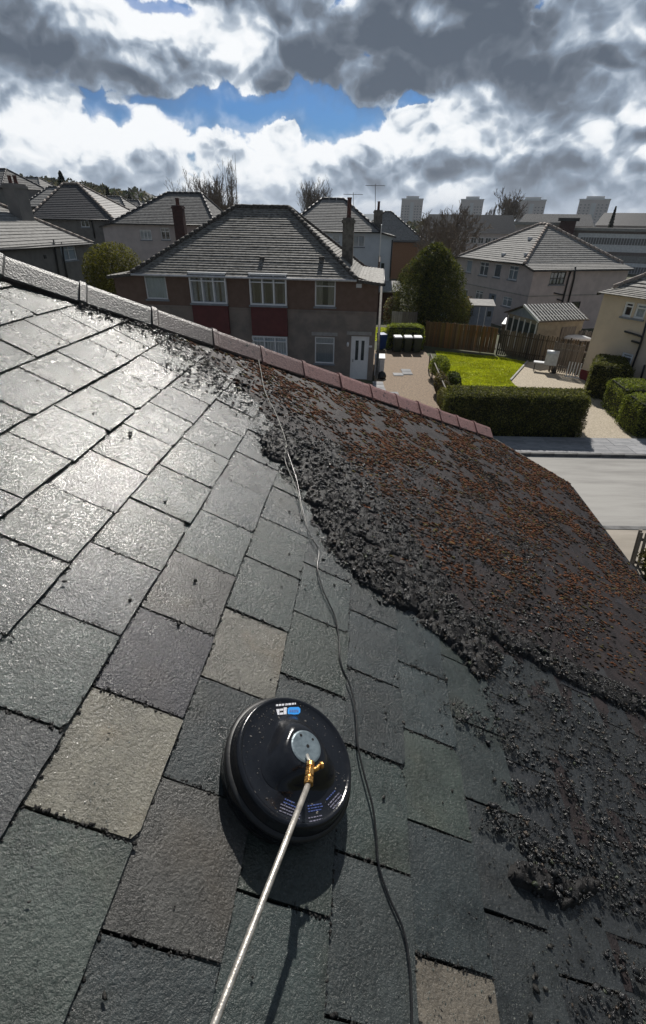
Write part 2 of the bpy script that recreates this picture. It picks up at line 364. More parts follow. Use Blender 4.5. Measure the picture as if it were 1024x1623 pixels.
def leaf_mat():
    m = MATS['leaf']; N = NT(m.node_tree); b = N.n['Principled BSDF']; o = N.n['Material Output']
    src = b.inputs['Base Color'].links[0].from_socket; t = N.node('ShaderNodeBsdfTranslucent', {0: N.v('MULTIPLY', src, (1.5, 1.6, .8))})
    mx = N.node('ShaderNodeMixShader', {0: .35, 1: b.outputs[0], 2: t.outputs[0]}); N.l.new(mx.outputs[0], o.inputs[0])
leaf_mat()
def glass_mat():
    m = bpy.data.materials.new('window_glass'); m.use_nodes = True; N = NT(m.node_tree)
    for n in list(N.n): N.n.remove(n)
    o = N.n.new('ShaderNodeOutputMaterial'); t = N.node('ShaderNodeBsdfTransparent', {0: (.78, .82, .84, 1)}); g = N.node('ShaderNodeBsdfGlossy', {'Color': (.9, .95, 1, 1), 'Roughness': .04})
    f = N.node('ShaderNodeFresnel', {0: 1.5}); k = N.m('ADD', N.m('MULTIPLY', f.outputs[0], 1.2), .10, clamp=True)
    mx = N.node('ShaderNodeMixShader', {0: k, 1: t.outputs[0], 2: g.outputs[0]}); N.l.new(mx.outputs[0], o.inputs[0]); MATS['window_glass'] = m
glass_mat()

def slate_mat(name, rbase=.09, spec=.38, coat=.85):
    m = bpy.data.materials.new(name); m.use_nodes = True; N = NT(m.node_tree); b = N.n['Principled BSDF']
    tc = N.n.new('ShaderNodeTexCoord'); p = tc.outputs['Object']; oi = N.n.new('ShaderNodeObjectInfo')
    p = N.v('ADD', p, N.v('SCALE', N.node('ShaderNodeCombineXYZ', {0: oi.outputs['Random'], 1: oi.outputs['Random'], 2: 0.0}).outputs[0], 7.0))
    n1 = N.noise(p, 7, 6, .62); n2 = N.noise(p, 60, 5, .65); n3 = N.noise(N.v('MULTIPLY', p, (3.5, 1, 1)), 22, 5, .6); n4 = N.noise(p, 3.2, 3, .5)
    k = N.m('ADD', N.m('MULTIPLY', N.m('SUBTRACT', n1, .5), 1.5), N.m('ADD', N.m('MULTIPLY', N.m('SUBTRACT', n2, .5), 1.0), N.m('MULTIPLY', N.m('SUBTRACT', n3, .5), .7)))
    k = N.m('ADD', 1.0, k); c = N.v('SCALE', oi.outputs['Color'], k)
    # pale mineral specks and brown staining
    sp = N.ss(N.noise(p, 210, 2, .7), .66, .74); c = N.mix(N.m('MULTIPLY', sp, .5), c, (.20, .21, .20, 1))
    st = N.ss(n4, .55, .75); c = N.mix(N.m('MULTIPLY', st, .35), c, N.v('MULTIPLY', c, (1.5, 1.15, .8)))
    N.l.new(c, b.inputs['Base Color'])
    # the water film lies in patches
    wet = N.ss(N.noise(p, 4.0, 4, .6), .30, .62)
    N.l.new(N.m('ADD', rbase, N.m('ADD', N.m('MULTIPLY', wet, .14), N.m('MULTIPLY', n2, .14))), b.inputs['Roughness'])
    b.inputs['Specular IOR Level'].default_value = spec
    h = N.m('ADD', N.m('MULTIPLY', N.noise(p, 120, 4, .7), 1.5), N.m('ADD', N.m('MULTIPLY', n3, .30), N.m('MULTIPLY', n1, 1.2)))
    bn = N.node('ShaderNodeBump', {'Strength': 1.0, 'Distance': .0026, 'Height': h}); N.l.new(bn.outputs[0], b.inputs['Normal'])
    gl = N.m('ADD', N.m('MULTIPLY', N.noise(p, 115, 3, .75), .5), N.m('MULTIPLY', N.noise(p, 260, 2, .7), .5)); N.l.new(N.m('MULTIPLY', N.ss(gl, .47, .58), coat), b.inputs['Coat Weight']); b.inputs['Coat Roughness'].default_value = .11; b.inputs['Coat IOR'].default_value = 1.36
    cb = N.node('ShaderNodeBump', {'Strength': 1.0, 'Distance': .0009, 'Height': h}); N.l.new(cb.outputs[0], b.inputs['Coat Normal'])
    MATS[name] = m
slate_mat('slate'); slate_mat('slate_dirty', .32, .28, .15)
def hip_mat():
    m = bpy.data.materials.new('hip_clay'); m.use_nodes = True; N = NT(m.node_tree); b = N.n['Principled BSDF']
    p = N.n.new('ShaderNodeTexCoord').outputs['Object']; oi = N.n.new('ShaderNodeObjectInfo')
    n = N.noise(p, 60, 5, .65); c = N.v('SCALE', oi.outputs['Color'], N.m('ADD', .15, N.m('MULTIPLY', n, 1.7)))
    c = N.mix(N.ss(N.noise(p, 22, 4, .7), .60, .66), c, (.035, .033, .03, 1)); N.l.new(c, b.inputs['Base Color'])
    b.inputs['Roughness'].default_value = .34
    bn = N.node('ShaderNodeBump', {'Strength': .9, 'Distance': .005, 'Height': N.noise(p, 75, 5, .65)}); N.l.new(bn.outputs[0], b.inputs['Normal']); MATS['hip_clay'] = m
hip_mat()

# ================================================================== THE NEAR ROOF
HH = np.array([math.cos(YAW), -math.sin(YAW), 0]); D1 = np.array([math.sin(YAW), math.cos(YAW), 0])
D2 = HH * math.cos(SLOPE) - np.array([0, 0, 1]) * math.sin(SLOPE); NRM = np.cross(D2, D1); ROOF0 = CAM - NRM * HPERP
ROOFM = Matrix([[D2[i], D1[i], NRM[i], ROOF0[i]] for i in range(3)] + [[0, 0, 0, 1]])
def RW(t, s, w=0): return ROOF0 + D2 * t + D1 * s + NRM * w
def rl(px, py, w=0):               # point of the roof plane (local t, s, w) seen at a pixel
    q = ray(px, py); p = CAM + q * ((w - HPERP) / (q @ NRM)); d = p - ROOF0; return np.array([d @ D2, d @ D1, w])
def proj_local(P):
    P = np.asarray(P, float); Wd = ROOF0 + P[..., :1] * D2 + P[..., 1:2] * D1 + P[..., 2:3] * NRM - CAM; z = Wd @ FW
    z = np.where(z > .05, z, .05); return 512 + FPX * (Wd @ CR) / z, 811.5 - FPX * (Wd @ CU) / z

HOUSE0 = (-1.2, 2.6, 0.0)
near = thing('near_house', 'wet slate hip roof in the foreground, half washed clean and half under moss', 'house', HOUSE0)
LOCM = Matrix.Translation(Vector(HOUSE0)).inverted() @ ROOFM
def onroof(o, parent=near): o.parent = parent; o.matrix_basis = LOCM; return o
HIP = lambda t: 2.83 + (t + 1.714) * .673
EAVE_T = 3.77
def clip_poly(P, a, b, c):         # keep a*t + b*s <= c
    out = []
    for i in range(len(P)):
        p, q = P[i], P[(i + 1) % len(P)]; fp = a * p[0] + b * p[1] - c; fq = a * q[0] + b * q[1] - c
        if fp <= 0: out.append(p)
        if fp * fq < 0: k = fp / (fp - fq); out.append((p[0] + (q[0] - p[0]) * k, p[1] + (q[1] - p[1]) * k))
    return out
def clip_roof(P):
    P = clip_poly(P, -.673, 1, 2.83 + 1.714 * .673)
    if P: P = clip_poly(P, -.05, 1, 5.61)
    if P: P = clip_poly(P, 1, 0, EAVE_T + .03)
    return P
BX = [-400, 0, 130, 250, 330, 390, 440, 470, 490, 530, 620, 700, 770, 860, 1024, 1400]
BY = [400, 440, 485, 540, 590, 640, 700, 750, 820, 890, 955, 1005, 1050, 1080, 1130, 1250]
def dirt(px, py): return (np.interp(px, BX, BY) - py)          # > 0 where the roof has not been washed

tails = [.159 - .257 * k for k in range(14, 0, -1)] + [.159, .411, .661, .899, 1.137, 1.375] + [1.375 + .2435 * k for k in range(1, 10)] + [EAVE_T + .03]
offs = {13: .645, 12: 1.127, 11: 1.30, 14: .785, 15: .632, 16: 1.073, 17: .915, 18: .757, 19: .595}
special = {(14, .63): (.140, .132, .105), (15, 1.09): (.100, .096, .080), (18, .30): (.118, .104, .084), (15, .48): (.050, .049, .045), (14, .94): (.030, .030, .036),
           (13, 1.11): (.058, .064, .068), (14, 1.25): (.050, .049, .046), (12, 1.6): (.12, .12, .12), (13, .49): (.05, .053, .054)}
slates = []
for k, tk in enumerate(tails):
    a = offs.get(k, 1.127 + (.154 if k % 2 else 0) + random.uniform(-.03, .03))
    tp = tk - .31; i0 = int((0.0 - a) / .308) - 2
    for i in range(i0, i0 + 24):
        s0, s1 = a + i * .308, a + (i + 1) * .308
        if s1 < .02: continue
        c = proj_local([tk - .12, (s0 + s1) / 2, 0]); dd = float(dirt(c[0], c[1])); dirty = dd > 0
        g = .0040 if not dirty else .0020
        far = max(0, (s0 - 2) / 4)
        j = lambda m=.0011: random.uniform(-m, m)
        tj = tk + random.uniform(-.004, .004); th = random.uniform(-.003, .003)
        P = []
        nT = 7
        for q in range(nT + 1):                                    # tail edge, uneven
            u = q / nT; P.append((tj + j() * 1.2 + th * (u - .5), s0 + g + (s1 - s0 - 2 * g) * u))
        r_ = random.random()
        if r_ < .16: P[0] = (P[0][0] - .012, P[0][1]); P[1] = (P[1][0], P[1][1] - .022)
        elif r_ < .30: P[-1] = (P[-1][0] - random.uniform(.008, .03), P[-1][1]); P[-2] = (P[-2][0], P[-2][1] + random.uniform(.0, .02))
        for q in range(1, 5): P.append((tj - .25 * q / 4.2, s1 - g + j()))
        P.append((tp, s1 - g)); P.append((tp, s0 + g))
        for q in range(4, 0, -1): P.append((tj - .25 * q / 4.2, s0 + g + j()))
        P = clip_roof(P)
        if len(P) < 3: continue
        A = .5 * abs(sum(P[m][0] * P[(m + 1) % len(P)][1] - P[(m + 1) % len(P)][0] * P[m][1] for m in range(len(P))))
        if A < .003: continue
        vx, vy = proj_local(np.array([(p[0], p[1], 0) for p in P]))
        vis = (vx.max() > -30) and (vx.min() < 1054) and (vy.min() < 1660) and (vy.max() > 380)
        pxa = float((vx.max() - vx.min()) * (vy.max() - vy.min()))
        key = [v for (kk, sm), v in special.items() if kk == k and s0 < sm < s1]
        if key: cc = key[0]
        else:
            b = random.uniform(.82, 1.22); cc = random.choice([(.036, .049, .044), (.040, .052, .049), (.033, .042, .044), (.043, .054, .045), (.036, .041, .041), (.045, .057, .052), (.028, .034, .036)]); cc = tuple((x * .65 + g_ * .35) * b for x, g_ in zip(cc, (.037, .046, .045)))
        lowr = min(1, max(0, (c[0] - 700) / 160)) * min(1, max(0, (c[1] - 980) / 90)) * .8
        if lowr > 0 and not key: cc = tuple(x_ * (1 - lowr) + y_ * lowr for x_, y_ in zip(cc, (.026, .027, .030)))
        if dirty:
            m_ = min(1, dd / 90); cc = tuple(x * (1 - m_) + y * m_ for x, y in zip(cc, (.027, .025, .029)))
        th_ = random.uniform(.011, .0145) if not dirty else .007; tilt = .042 if not dirty else .03
        lift = random.uniform(-.0012, .0018); yawt = random.gauss(0, .010); tilt += random.gauss(0, .005)
        slates.append((pxa, vis, P, tk, th_, tilt, lift, yawt, (s0 + s1) / 2, cc, dd > 45))
vis_s = sorted([s for s in slates if s[1]], key=lambda s: -s[0]); hid = [s for s in slates if not s[1]]
def slate_geo(m, S):
    _, _, P, tk, th_, tilt, lift, yawt, sm, cc, _d = S
    top = [(p[0], p[1], lift + (p[0] - tk) * tilt + (p[1] - sm) * yawt) for p in P]; bot = [(x, y, z - th_) for x, y, z in top]
    n = len(P); i = len(m.v); m.v += top + bot
    m.f.append(tuple(range(i, i + n))); m.mi.append(0)
    m.f.append(tuple(range(i + n, i + 2 * n))[::-1]); m.mi.append(0)
    for q in range(n): r = (q + 1) % n; m.f.append((i + q, i + n + q, i + n + r, i + r)); m.mi.append(0)
def fixdir(o):
    return o
for idx, S in enumerate(vis_s[:300]):
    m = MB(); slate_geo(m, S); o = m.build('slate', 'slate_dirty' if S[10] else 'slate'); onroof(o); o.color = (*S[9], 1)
m = MB()
for S in vis_s[300:] + hid: slate_geo(m, S)
o = m.build('slate_rows', 'slate_dirty', kind='stuff'); onroof(o); o.color = (.027, .025, .029, 1)
print('slates in view', len(vis_s), 'rest', len(hid))

# boarding under the slates, the slope beyond the hip, walls of the near house
m = MB(); P = clip_roof([(-3.7, -3.2), (EAVE_T - .01, -3.2), (EAVE_T - .01, 7), (-3.7, 7)])
m.poly([(p[0], p[1], -.034) for p in P]); m.poly([(p[0], p[1], -.08) for p in P][::-1])
for i in range(len(P)):
    p, q = P[i], P[(i + 1) % len(P)]; m.poly([(p[0], p[1], -.034), (q[0], q[1], -.034), (q[0], q[1], -.08), (p[0], p[1], -.08)])
onroof(m.build('roof_boarding', 'void'))
hip0, hip1 = RW(-3.7, HIP(-3.7)), RW(2.6, HIP(2.6)); zE = RW(EAVE_T, 5)[2]
Dv = unit(hip1 - hip0); N2 = np.cross(Dv, HH); kz = -(D1 @ N2) / N2[2]; gv = D1 + np.array([0, 0, kz])
f0 = hip0 + gv * ((zE - hip0[2]) / gv[2]); f1 = hip1 + gv * ((zE - hip1[2]) / gv[2]); hb = np.array(HOUSE0)
m = MB(); q = [hip0 - hb, f0 - hb, f1 - hb, hip1 - hb]; dn = np.array([0, 0, -.05])
m.hexa([p + dn * 2 for p in q] + [p + dn for p in q]); m.build('rear_slope', 'tile_dark', near)
m = MB(); e0, e1 = RW(EAVE_T - .35, -3.0), RW(EAVE_T - .35, 5.4); bx0 = RW(-3.7, -3.0)
c = [np.array([bx0[0], bx0[1], 0]), np.array([e0[0], e0[1], 0]), np.array([e1[0], e1[1], 0]), np.array([f0[0], e1[1], 0])]
m.hexa([p - hb for p in c] + [p - hb + np.array([0, 0, zE - .15]) for p in c]); m.build('wall', 'render_grey', near)
# verge, eave lip and gutter
m = MB(); m.bar((2.6, HIP(2.6) + .02, -.02), (EAVE_T, 5.81, -.03), .05, .05, up=(0, 0, 1)); onroof(m.build('verge_board', 'ridge_tile_dark'))
m = MB(); m.bar((EAVE_T + .035, -3, -.022), (EAVE_T + .035, 5.8, -.022), .006, .012, up=(0, 0, 1)); onroof(m.build('eave_trim', 'gutter_white'))
m = MB()
for k in range(7):
    a0, a1 = math.pi * k / 7, math.pi * (k + 1) / 7; r = .055
    f = lambda a, rr: (EAVE_T + .09 - rr * math.cos(a), -rr * math.sin(a) - .03)
    A, B, C, Dq = f(a0, r), f(a1, r), f(a1, r + .004), f(a0, r + .004)
    m.hexa([(A[0], -3, A[1]), (B[0], -3, B[1]), (B[0], 5.84, B[1]), (A[0], 5.84, A[1]), (Dq[0], -3, Dq[1]), (C[0], -3, C[1]), (C[0], 5.84, C[1]), (Dq[0], 5.84, Dq[1])])
onroof(m.build('gutter', 'pipe_black'))

# hip tiles
hd = unit((1, .673, 0)); hq = unit((-.673, 1, 0))
jt = [-3.2, -2.85, -2.49, -2.12, -1.74, -1.376, -1.0, -.62, -.27, .08, .43, .76, 1.07, 1.36, 1.65, 1.93, 2.22, 2.52]
sec = [(0.0, -.01), (0.0, .022), (.11, .078), (.135, .086), (.16, .078), (.27, -.04), (.27, -.07)]
for i in range(len(jt) - 1):
    t0_, t1_ = jt[i], jt[i + 1]; k = max(0, min(1, (t0_ + 1.2) / 1.6)); m = MB()
    O = np.array([0, 2.83 + 1.714 * .673, 0.0])
    def sect(t, grow, lift=0): return [O + np.array([t, t * .673, 0]) + hq * (.135 + (q - .135) * (1 + grow)) + np.array([0, 0, w + lift + (grow * .10 if 0 < w else 0)]) for q, w in sec]
    L = (t1_ - t0_); jl = random.uniform(-.003, .004)
    rings = [sect(t0_ + .002, .09, jl), sect(t0_ + .030, .09, jl), sect(t0_ + .040, 0, jl), sect(t1_ - .002, 0, jl * .5)]
    b = len(m.v); n = len(sec)
    for r_ in rings: m.v += [tuple(p) for p in r_]
    for r_ in range(3):
        for j_ in range(n):
            a = b + r_ * n; m.f.append((a + j_, a + (j_ + 1) % n, a + n + (j_ + 1) % n, a + n + j_)); m.mi.append(0)
    m.f.append(tuple(range(b, b + n))[::-1]); m.mi.append(0); m.f.append(tuple(range(b + 3 * n, b + 4 * n))); m.mi.append(0)
    o = m.build('hip_tile', 'hip_clay'); onroof(o); v = random.uniform(.9, 1.1)
    ca, cb = np.array((.115, .112, .104)), np.array((.34, .19, .17)); cc = (ca * (1 - k) + cb * k) * v; o.color = (*cc, 1)
m = MB(); O = np.array([0, 2.83 + 1.714 * .673, 0.0])
nn = 60
for i in range(nn):
    a, b = -3.7 + 6.25 * i / nn, -3.7 + 6.25 * (i + 1) / nn; pa = O + np.array([a, a * .673, 0]); pb = O + np.array([b, b * .673, 0]); w1 = random.uniform(.004, .022)
    m.hexa([pa - hq * w1 + (0, 0, -.02), pb - hq * w1 + (0, 0, -.02), pb + hq * .05 + (0, 0, -.02), pa + hq * .05 + (0, 0, -.02), pa - hq * w1 * .6 + (0, 0, .014), pb - hq * w1 * .6 + (0, 0, .014), pb + hq * .05 + (0, 0, .014), pa + hq * .05 + (0, 0, .014)])
onroof(m.build('mortar_bed', 'mortar_dark'))

# ------------------------------------------------------------------ moss, sludge and crumbs
def seg_dist(x, y, pts):
    d = np.full(x.shape, 1e9); pts = np.array(pts, float)
    for a, b in zip(pts[:-1], pts[1:]):
        ab = b - a; t = np.clip(((x - a[0]) * ab[0] + (y - a[1]) * ab[1]) / (ab @ ab), 0, 1); d = np.minimum(d, np.hypot(x - a[0] - ab[0] * t, y - a[1] - ab[1] * t))
    return d
def roof_samples(n, t0=-1.9, t1=EAVE_T + .02, s0=.15, s1=5.8):
    t = rng.uniform(t0, t1, n); s = rng.uniform(s0, s1, n); ok = (s < 2.83 + (t + 1.714) * .673 - .02) & (s < 5.6 + .05 * t)
    t, s = t[ok], s[ok]; x, y = proj_local(np.stack([t, s, t * 0], 1)); ok = (x > -20) & (x < 1045) & (y > 380) & (y < 1650); return t[ok], s[ok], x[ok], y[ok]
# 1. the unwashed area: low elongated tufts
t, s, x, y = roof_samples(150000)
d = dirt(x, y); heap = seg_dist(x, y, [(455, 700), (500, 770), (540, 850), (600, 910), (680, 965), (740, 1010), (850, 1060)])
fb = fbm(t * 5, s * 5, 4, 3); fine = fbm(t * 13, s * 26, 3, 9)
dens = np.clip((d - 10) / 90, 0, 1) * np.clip((fb - .40) * 5 + (fine - .5) * 4.0 + .25, 0, 1) * np.clip((heap - 20) / 70, .12, 1)
dens *= np.where((x > 800) & (y > 950), .55, 1) * np.where((x > 560) & (x < 700) & (y > 740) & (y < 900), .6, 1)
keep = rng.random(len(t)) < dens * .70
t, s, x, y, fb2, d = t[keep], s[keep], x[keep], y[keep], fbm(t[keep] * 2.3, s[keep] * 2.3, 4, 21), d[keep]
n = len(t); S = np.stack([rng.uniform(.008, .026, n), rng.uniform(.005, .011, n), rng.uniform(.004, .012, n)], 1) * (1 + .25 * np.clip(s - 3, 0, 3)[:, None] * .3)
pal = np.array([(.17, .062, .024), (.115, .045, .022), (.060, .035, .022), (.026, .022, .020), (.12, .10, .030), (.16, .075, .035), (.075, .062, .055)])
red = np.clip((fb2 - .30) * 5, .25, 1) * np.clip(1 - (y - 760) / 520, .3, 1)
pr = np.stack([.30 * red, .28 * red + .05, .22 + .1 * (1 - red), .45 * (1 - red) + .03, .07 * red + .03, .12 * red, .18 * (1 - red) + .02], 1); pr /= pr.sum(1)[:, None]
ci = (pr.cumsum(1) > rng.random(n)[:, None]).argmax(1); C = pal[ci] * rng.uniform(.7, 1.35, (n, 1))
P = np.stack([t, s, S[:, 2] * .35 - .003], 1)
o = scatter_blobs('moss', P, S, 'moss', C, .3, .35, False, spin=False); o.matrix_world = ROOFM
tag(o, 'reddish brown moss tufts growing over the unwashed part of the slate roof', 'moss', kind='stuff'); print('moss', n)
# 2. the scraped off sludge, heaped in ridges
ridges = [([(440, 705), (490, 735), (515, 790), (545, 850), (580, 890), (640, 940), (690, 968), (725, 1000), (765, 1045)], 14, 38, 1.0, .036),
          ([(500, 735), (560, 800), (610, 860), (660, 920)], 30, 60, .55, .018), ([(705, 975), (780, 1000), (860, 1045), (940, 1085), (1040, 1128)], 8, 20, .95, .034),
          ([(560, 770), (640, 800), (720, 860), (800, 900)], 50, 90, .26, .008), ([(690, 920), (800, 980), (900, 1010)], 26, 60, .25, .014),
          ([(715, 1120), (760, 1150), (800, 1165), (822, 1200)], 9, 22, .5, .020), ([(800, 1080), (870, 1120), (930, 1160), (1030, 1220)], 12, 46, .40, .014), ([(790, 1150), (880, 1190), (960, 1230), (1040, 1290)], 12, 46, .40, .014),
          ([(805, 1250), (850, 1262), (870, 1270)], 8, 16, .9, .032), ([(785, 1300), (840, 1330), (870, 1350), (940, 1390), (1040, 1440)], 13, 30, .85, .026),
          ([(825, 1385), (860, 1400), (900, 1420), (925, 1410)], 14, 24, .95, .042), ([(940, 1380), (990, 1430), (1040, 1450)], 14, 30, .55, .026), ([(905, 1300), (960, 1340), (1040, 1400)], 14, 38, .55, .018),
          ([(935, 1590), (980, 1605), (1040, 1625)], 16, 30, .6, .03), ([(965, 1520), (1000, 1535), (1040, 1570)], 9, 22, .6, .025), ([(900, 1230), (960, 1280), (1040, 1330)], 20, 50, .45, .012),
          ([(130, 478), (190, 500), (250, 525), (300, 560), (345, 600)], 7, 18, .65, .018), ([(300, 575), (360, 600), (440, 640), (470, 680)], 26, 48, .20, .008), ([(410, 690), (440, 700), (455, 712)], 7, 14, .9, .025)]
t, s, x, y = roof_samples(420000, t1=2.6)
prob = np.zeros(len(t)); hgt = np.zeros(len(t)); clump = .5 * fbm(t * 14, s * 14, 4, 5) + .5 * fbm(t * 20, s * 44, 3, 55); clump2 = .35 * clump + .65 * fbm(t * 34, s * 60, 3, 66)
for ri, (pts, r0, r1, a, h) in enumerate(ridges):
    dd = seg_dist(x, y, pts); w = np.clip((r1 - dd) / (r1 - r0 + 1e-6), 0, 1); w = w * w * (3 - 2 * w)
    q = a * np.clip(((clump if ri < 5 else clump2) - .5) * (9 if ri < 5 else 13) + (w * 2.2 - .75) + .2, 0, 1) * (w > 0.02); prob = np.maximum(prob, q); hgt = np.maximum(hgt, h * w * np.clip(clump * 1.7, 0, 1))
far_k = 1 / (1 + .12 * (s + np.abs(t)) ** 2)
keep = rng.random(len(t)) < prob * .80 * (0.6 + far_k)
t, s, hg, x, y = t[keep], s[keep], hgt[keep], x[keep], y[keep]; n = len(t)
sz = rng.gamma(2.0, .0016, n).clip(.0016, .010); S = np.stack([sz * rng.uniform(.8, 1.7, n), sz * rng.uniform(.7, 1.2, n), sz * rng.uniform(.5, 1.1, n)], 1)
P = np.stack([t, s, hg * rng.uniform(0, 1, n) ** .7 + sz * .3], 1)
C = np.array([(.020, .020, .021)]) * rng.uniform(.5, 1.7, (n, 1)); gsel = rng.random(n) < .05; C[gsel] = (.045, .055, .030); bsel = rng.random(n) < .10; C[bsel] = (.06, .042, .028)
o = scatter_blobs('wet_moss_sludge', P, S, 'sludge_wet', C, .45, 3.1); o.matrix_world = ROOFM
tag(o, 'black wet sludge of scraped off moss heaped along the edge of the washed slates', 'moss', kind='stuff'); print('sludge', n)
# the mud bed under the clumps
gx, gy = 420, 300; T, Sg = np.meshgrid(np.linspace(-1.4, 2.6, gx), np.linspace(.15, 4.2, gy)); tt, sg = T.ravel(), Sg.ravel(); x, y = proj_local(np.stack([tt, sg, tt * 0], 1)); hh2 = np.full(len(tt), -.02); cl_ = .5 * fbm(tt * 14, sg * 14, 4, 5) + .5 * fbm(tt * 20, sg * 44, 3, 55); rough_ = fbm(tt * 45, sg * 45, 3, 91)
for pts, r0, r1, a, h in ridges[:3] + ridges[10:11]:
    dd = seg_dist(x, y, pts); w = np.clip((r1 - dd) / (r1 - r0 + 1e-6), 0, 1); w = w * w * (3 - 2 * w); hh2 = np.maximum(hh2, np.where(a * np.clip((cl_ - .5) * 9 + (w * 2.2 - .75) + .2, 0, 1) * w > .30, h * w * (.25 + 1.1 * cl_) * (.45 + 1.0 * rough_) * .75, -.02))
V = np.stack([tt, sg, hh2], 1); idx = np.arange(gx * gy).reshape(gy, gx); F = np.stack([idx[:-1, :-1].ravel(), idx[:-1, 1:].ravel(), idx[1:, 1:].ravel(), idx[1:, :-1].ravel()], 1)
F = F[(hh2[F].max(1) > -.01)]; Cb = np.tile([[.016, .015, .015]], (len(V), 1)) * (.6 + .9 * rough_[:, None])
o = np_mesh('mud_bed', V, F, 'sludge', Cb, True); o.matrix_world = ROOFM; tag(o, 'lumpy wet black mud lying beneath the scraped moss clumps', 'mud', kind='stuff')
# 3. single crumbs strewn over the washed slates
t, s, x, y = roof_samples(60000)
cl = fbm(t * 6, s * 6, 4, 31); d = dirt(x, y); right = 1.6 * np.clip((x - 640 + (y - 1100) * .12) / 280, 0, 1)
near_edge = np.exp(-np.abs(np.clip(-d, 0, None)) / 60.) * (d < 20)
pr = (.014 + .05 * (x > 600)) + .42 * near_edge * np.clip((cl - .45) * 5, 0, 1) + right * .30 * np.clip((cl - .46) * 6, 0, 1) + .05 * np.clip((cl - .62) * 6, 0, 1)
pr *= np.where(d > 30, .5, 1); keep = rng.random(len(t)) < pr * .75; t, s = t[keep], s[keep]; n = len(t)
sz = rng.gamma(1.8, .0014, n).clip(.0012, .008); S = np.stack([sz * rng.uniform(.8, 1.8, n), sz, sz * .7], 1)
C = np.array([(.03, .028, .025)]) * rng.uniform(.5, 2.0, (n, 1)); o = scatter_blobs('moss_crumbs', np.stack([t, s, sz * .3], 1), S, 'sludge', C, .4, 3.1); o.matrix_world = ROOFM
tag(o, 'small dark crumbs of moss strewn over the washed slates', 'moss', kind='stuff'); print('crumbs', n)
# dirt in the course lines and side joints, its dark colour replacing gap shade
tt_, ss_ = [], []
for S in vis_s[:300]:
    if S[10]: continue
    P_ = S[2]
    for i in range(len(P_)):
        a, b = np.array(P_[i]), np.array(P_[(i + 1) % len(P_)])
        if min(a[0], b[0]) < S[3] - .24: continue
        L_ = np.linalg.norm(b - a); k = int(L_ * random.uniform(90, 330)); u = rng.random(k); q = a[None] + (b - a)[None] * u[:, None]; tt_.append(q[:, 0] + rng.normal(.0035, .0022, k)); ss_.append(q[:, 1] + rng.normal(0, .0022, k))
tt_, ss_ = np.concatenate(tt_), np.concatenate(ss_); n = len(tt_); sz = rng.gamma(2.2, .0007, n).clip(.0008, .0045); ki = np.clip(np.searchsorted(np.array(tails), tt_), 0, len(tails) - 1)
o = scatter_blobs('joint_dirt_shade', np.stack([tt_, ss_, (tt_ - np.array(tails)[ki]) * .042 + sz * .3], 1), np.stack([sz, sz * 1.5, sz * .6], 1), 'sludge', np.array([(.016, .015, .014)]) * rng.uniform(.5, 1.6, (n, 1)), .4, 3.1); o.matrix_world = ROOFM
tag(o, 'dark dirt along the joints of the washed slates, also standing in for gap shade', 'dirt', kind='stuff'); print('joint dirt and shade', n)
# 4. mineral grit and wet grains on the washed slates: tiny four sided bumps
t, s, x, y = roof_samples(330000, t1=2.4); d = dirt(x, y); dist = np.sqrt((t ** 2) + s ** 2 + 1.5)
cl = fbm(t * 5, s * 5, 4, 61); keep = (d < 25) & (rng.random(len(t)) < np.clip(.22 + (cl - .5) * 2.2, .05, .7) * np.clip(1.5 - (x - 300) / 900, .35, 1)); t, s, dist = t[keep], s[keep], dist[keep]; n = len(t)
tb = np.array(tails); ki = np.clip(np.searchsorted(tb, t), 0, len(tb) - 1); wz = (t - tb[ki]) * .042 - .0002
r_ = rng.gamma(3, .00055, n).clip(.0007, .0042) * np.clip(dist / 2, .7, 1.5); a = rng.uniform(0, 6.283, n); P = np.stack([t, s, wz], 1); ring = [P + np.stack([r_ * np.cos(a + k * 2.094), r_ * np.sin(a + k * 2.094), 0 * r_], 1) * rng.uniform(.7, 1.3, (n, 1)) for k in range(3)]
tip = P + np.stack([r_ * rng.uniform(-.3, .3, n), r_ * rng.uniform(-.3, .3, n), r_ * rng.uniform(.25, .6, n)], 1); V = np.stack(ring + [tip], 1).reshape(-1, 3); F = (np.array([(0, 1, 3), (1, 2, 3), (2, 0, 3)])[None] + 4 * np.arange(n)[:, None, None]).reshape(-1, 3)
C = np.array([(.07, .085, .078), (.11, .125, .11), (.04, .048, .045), (.20, .205, .185)])[rng.integers(0, 4, n)] * rng.uniform(.6, 1.2, (n, 1)); o = np_mesh('grit', V, F, 'wet_grit', np.repeat(C, 4, 0), True); o.matrix_world = ROOFM
tag(o, 'pale wet mineral grit speckling the washed slates', 'grit', kind='stuff'); print('grit', n)
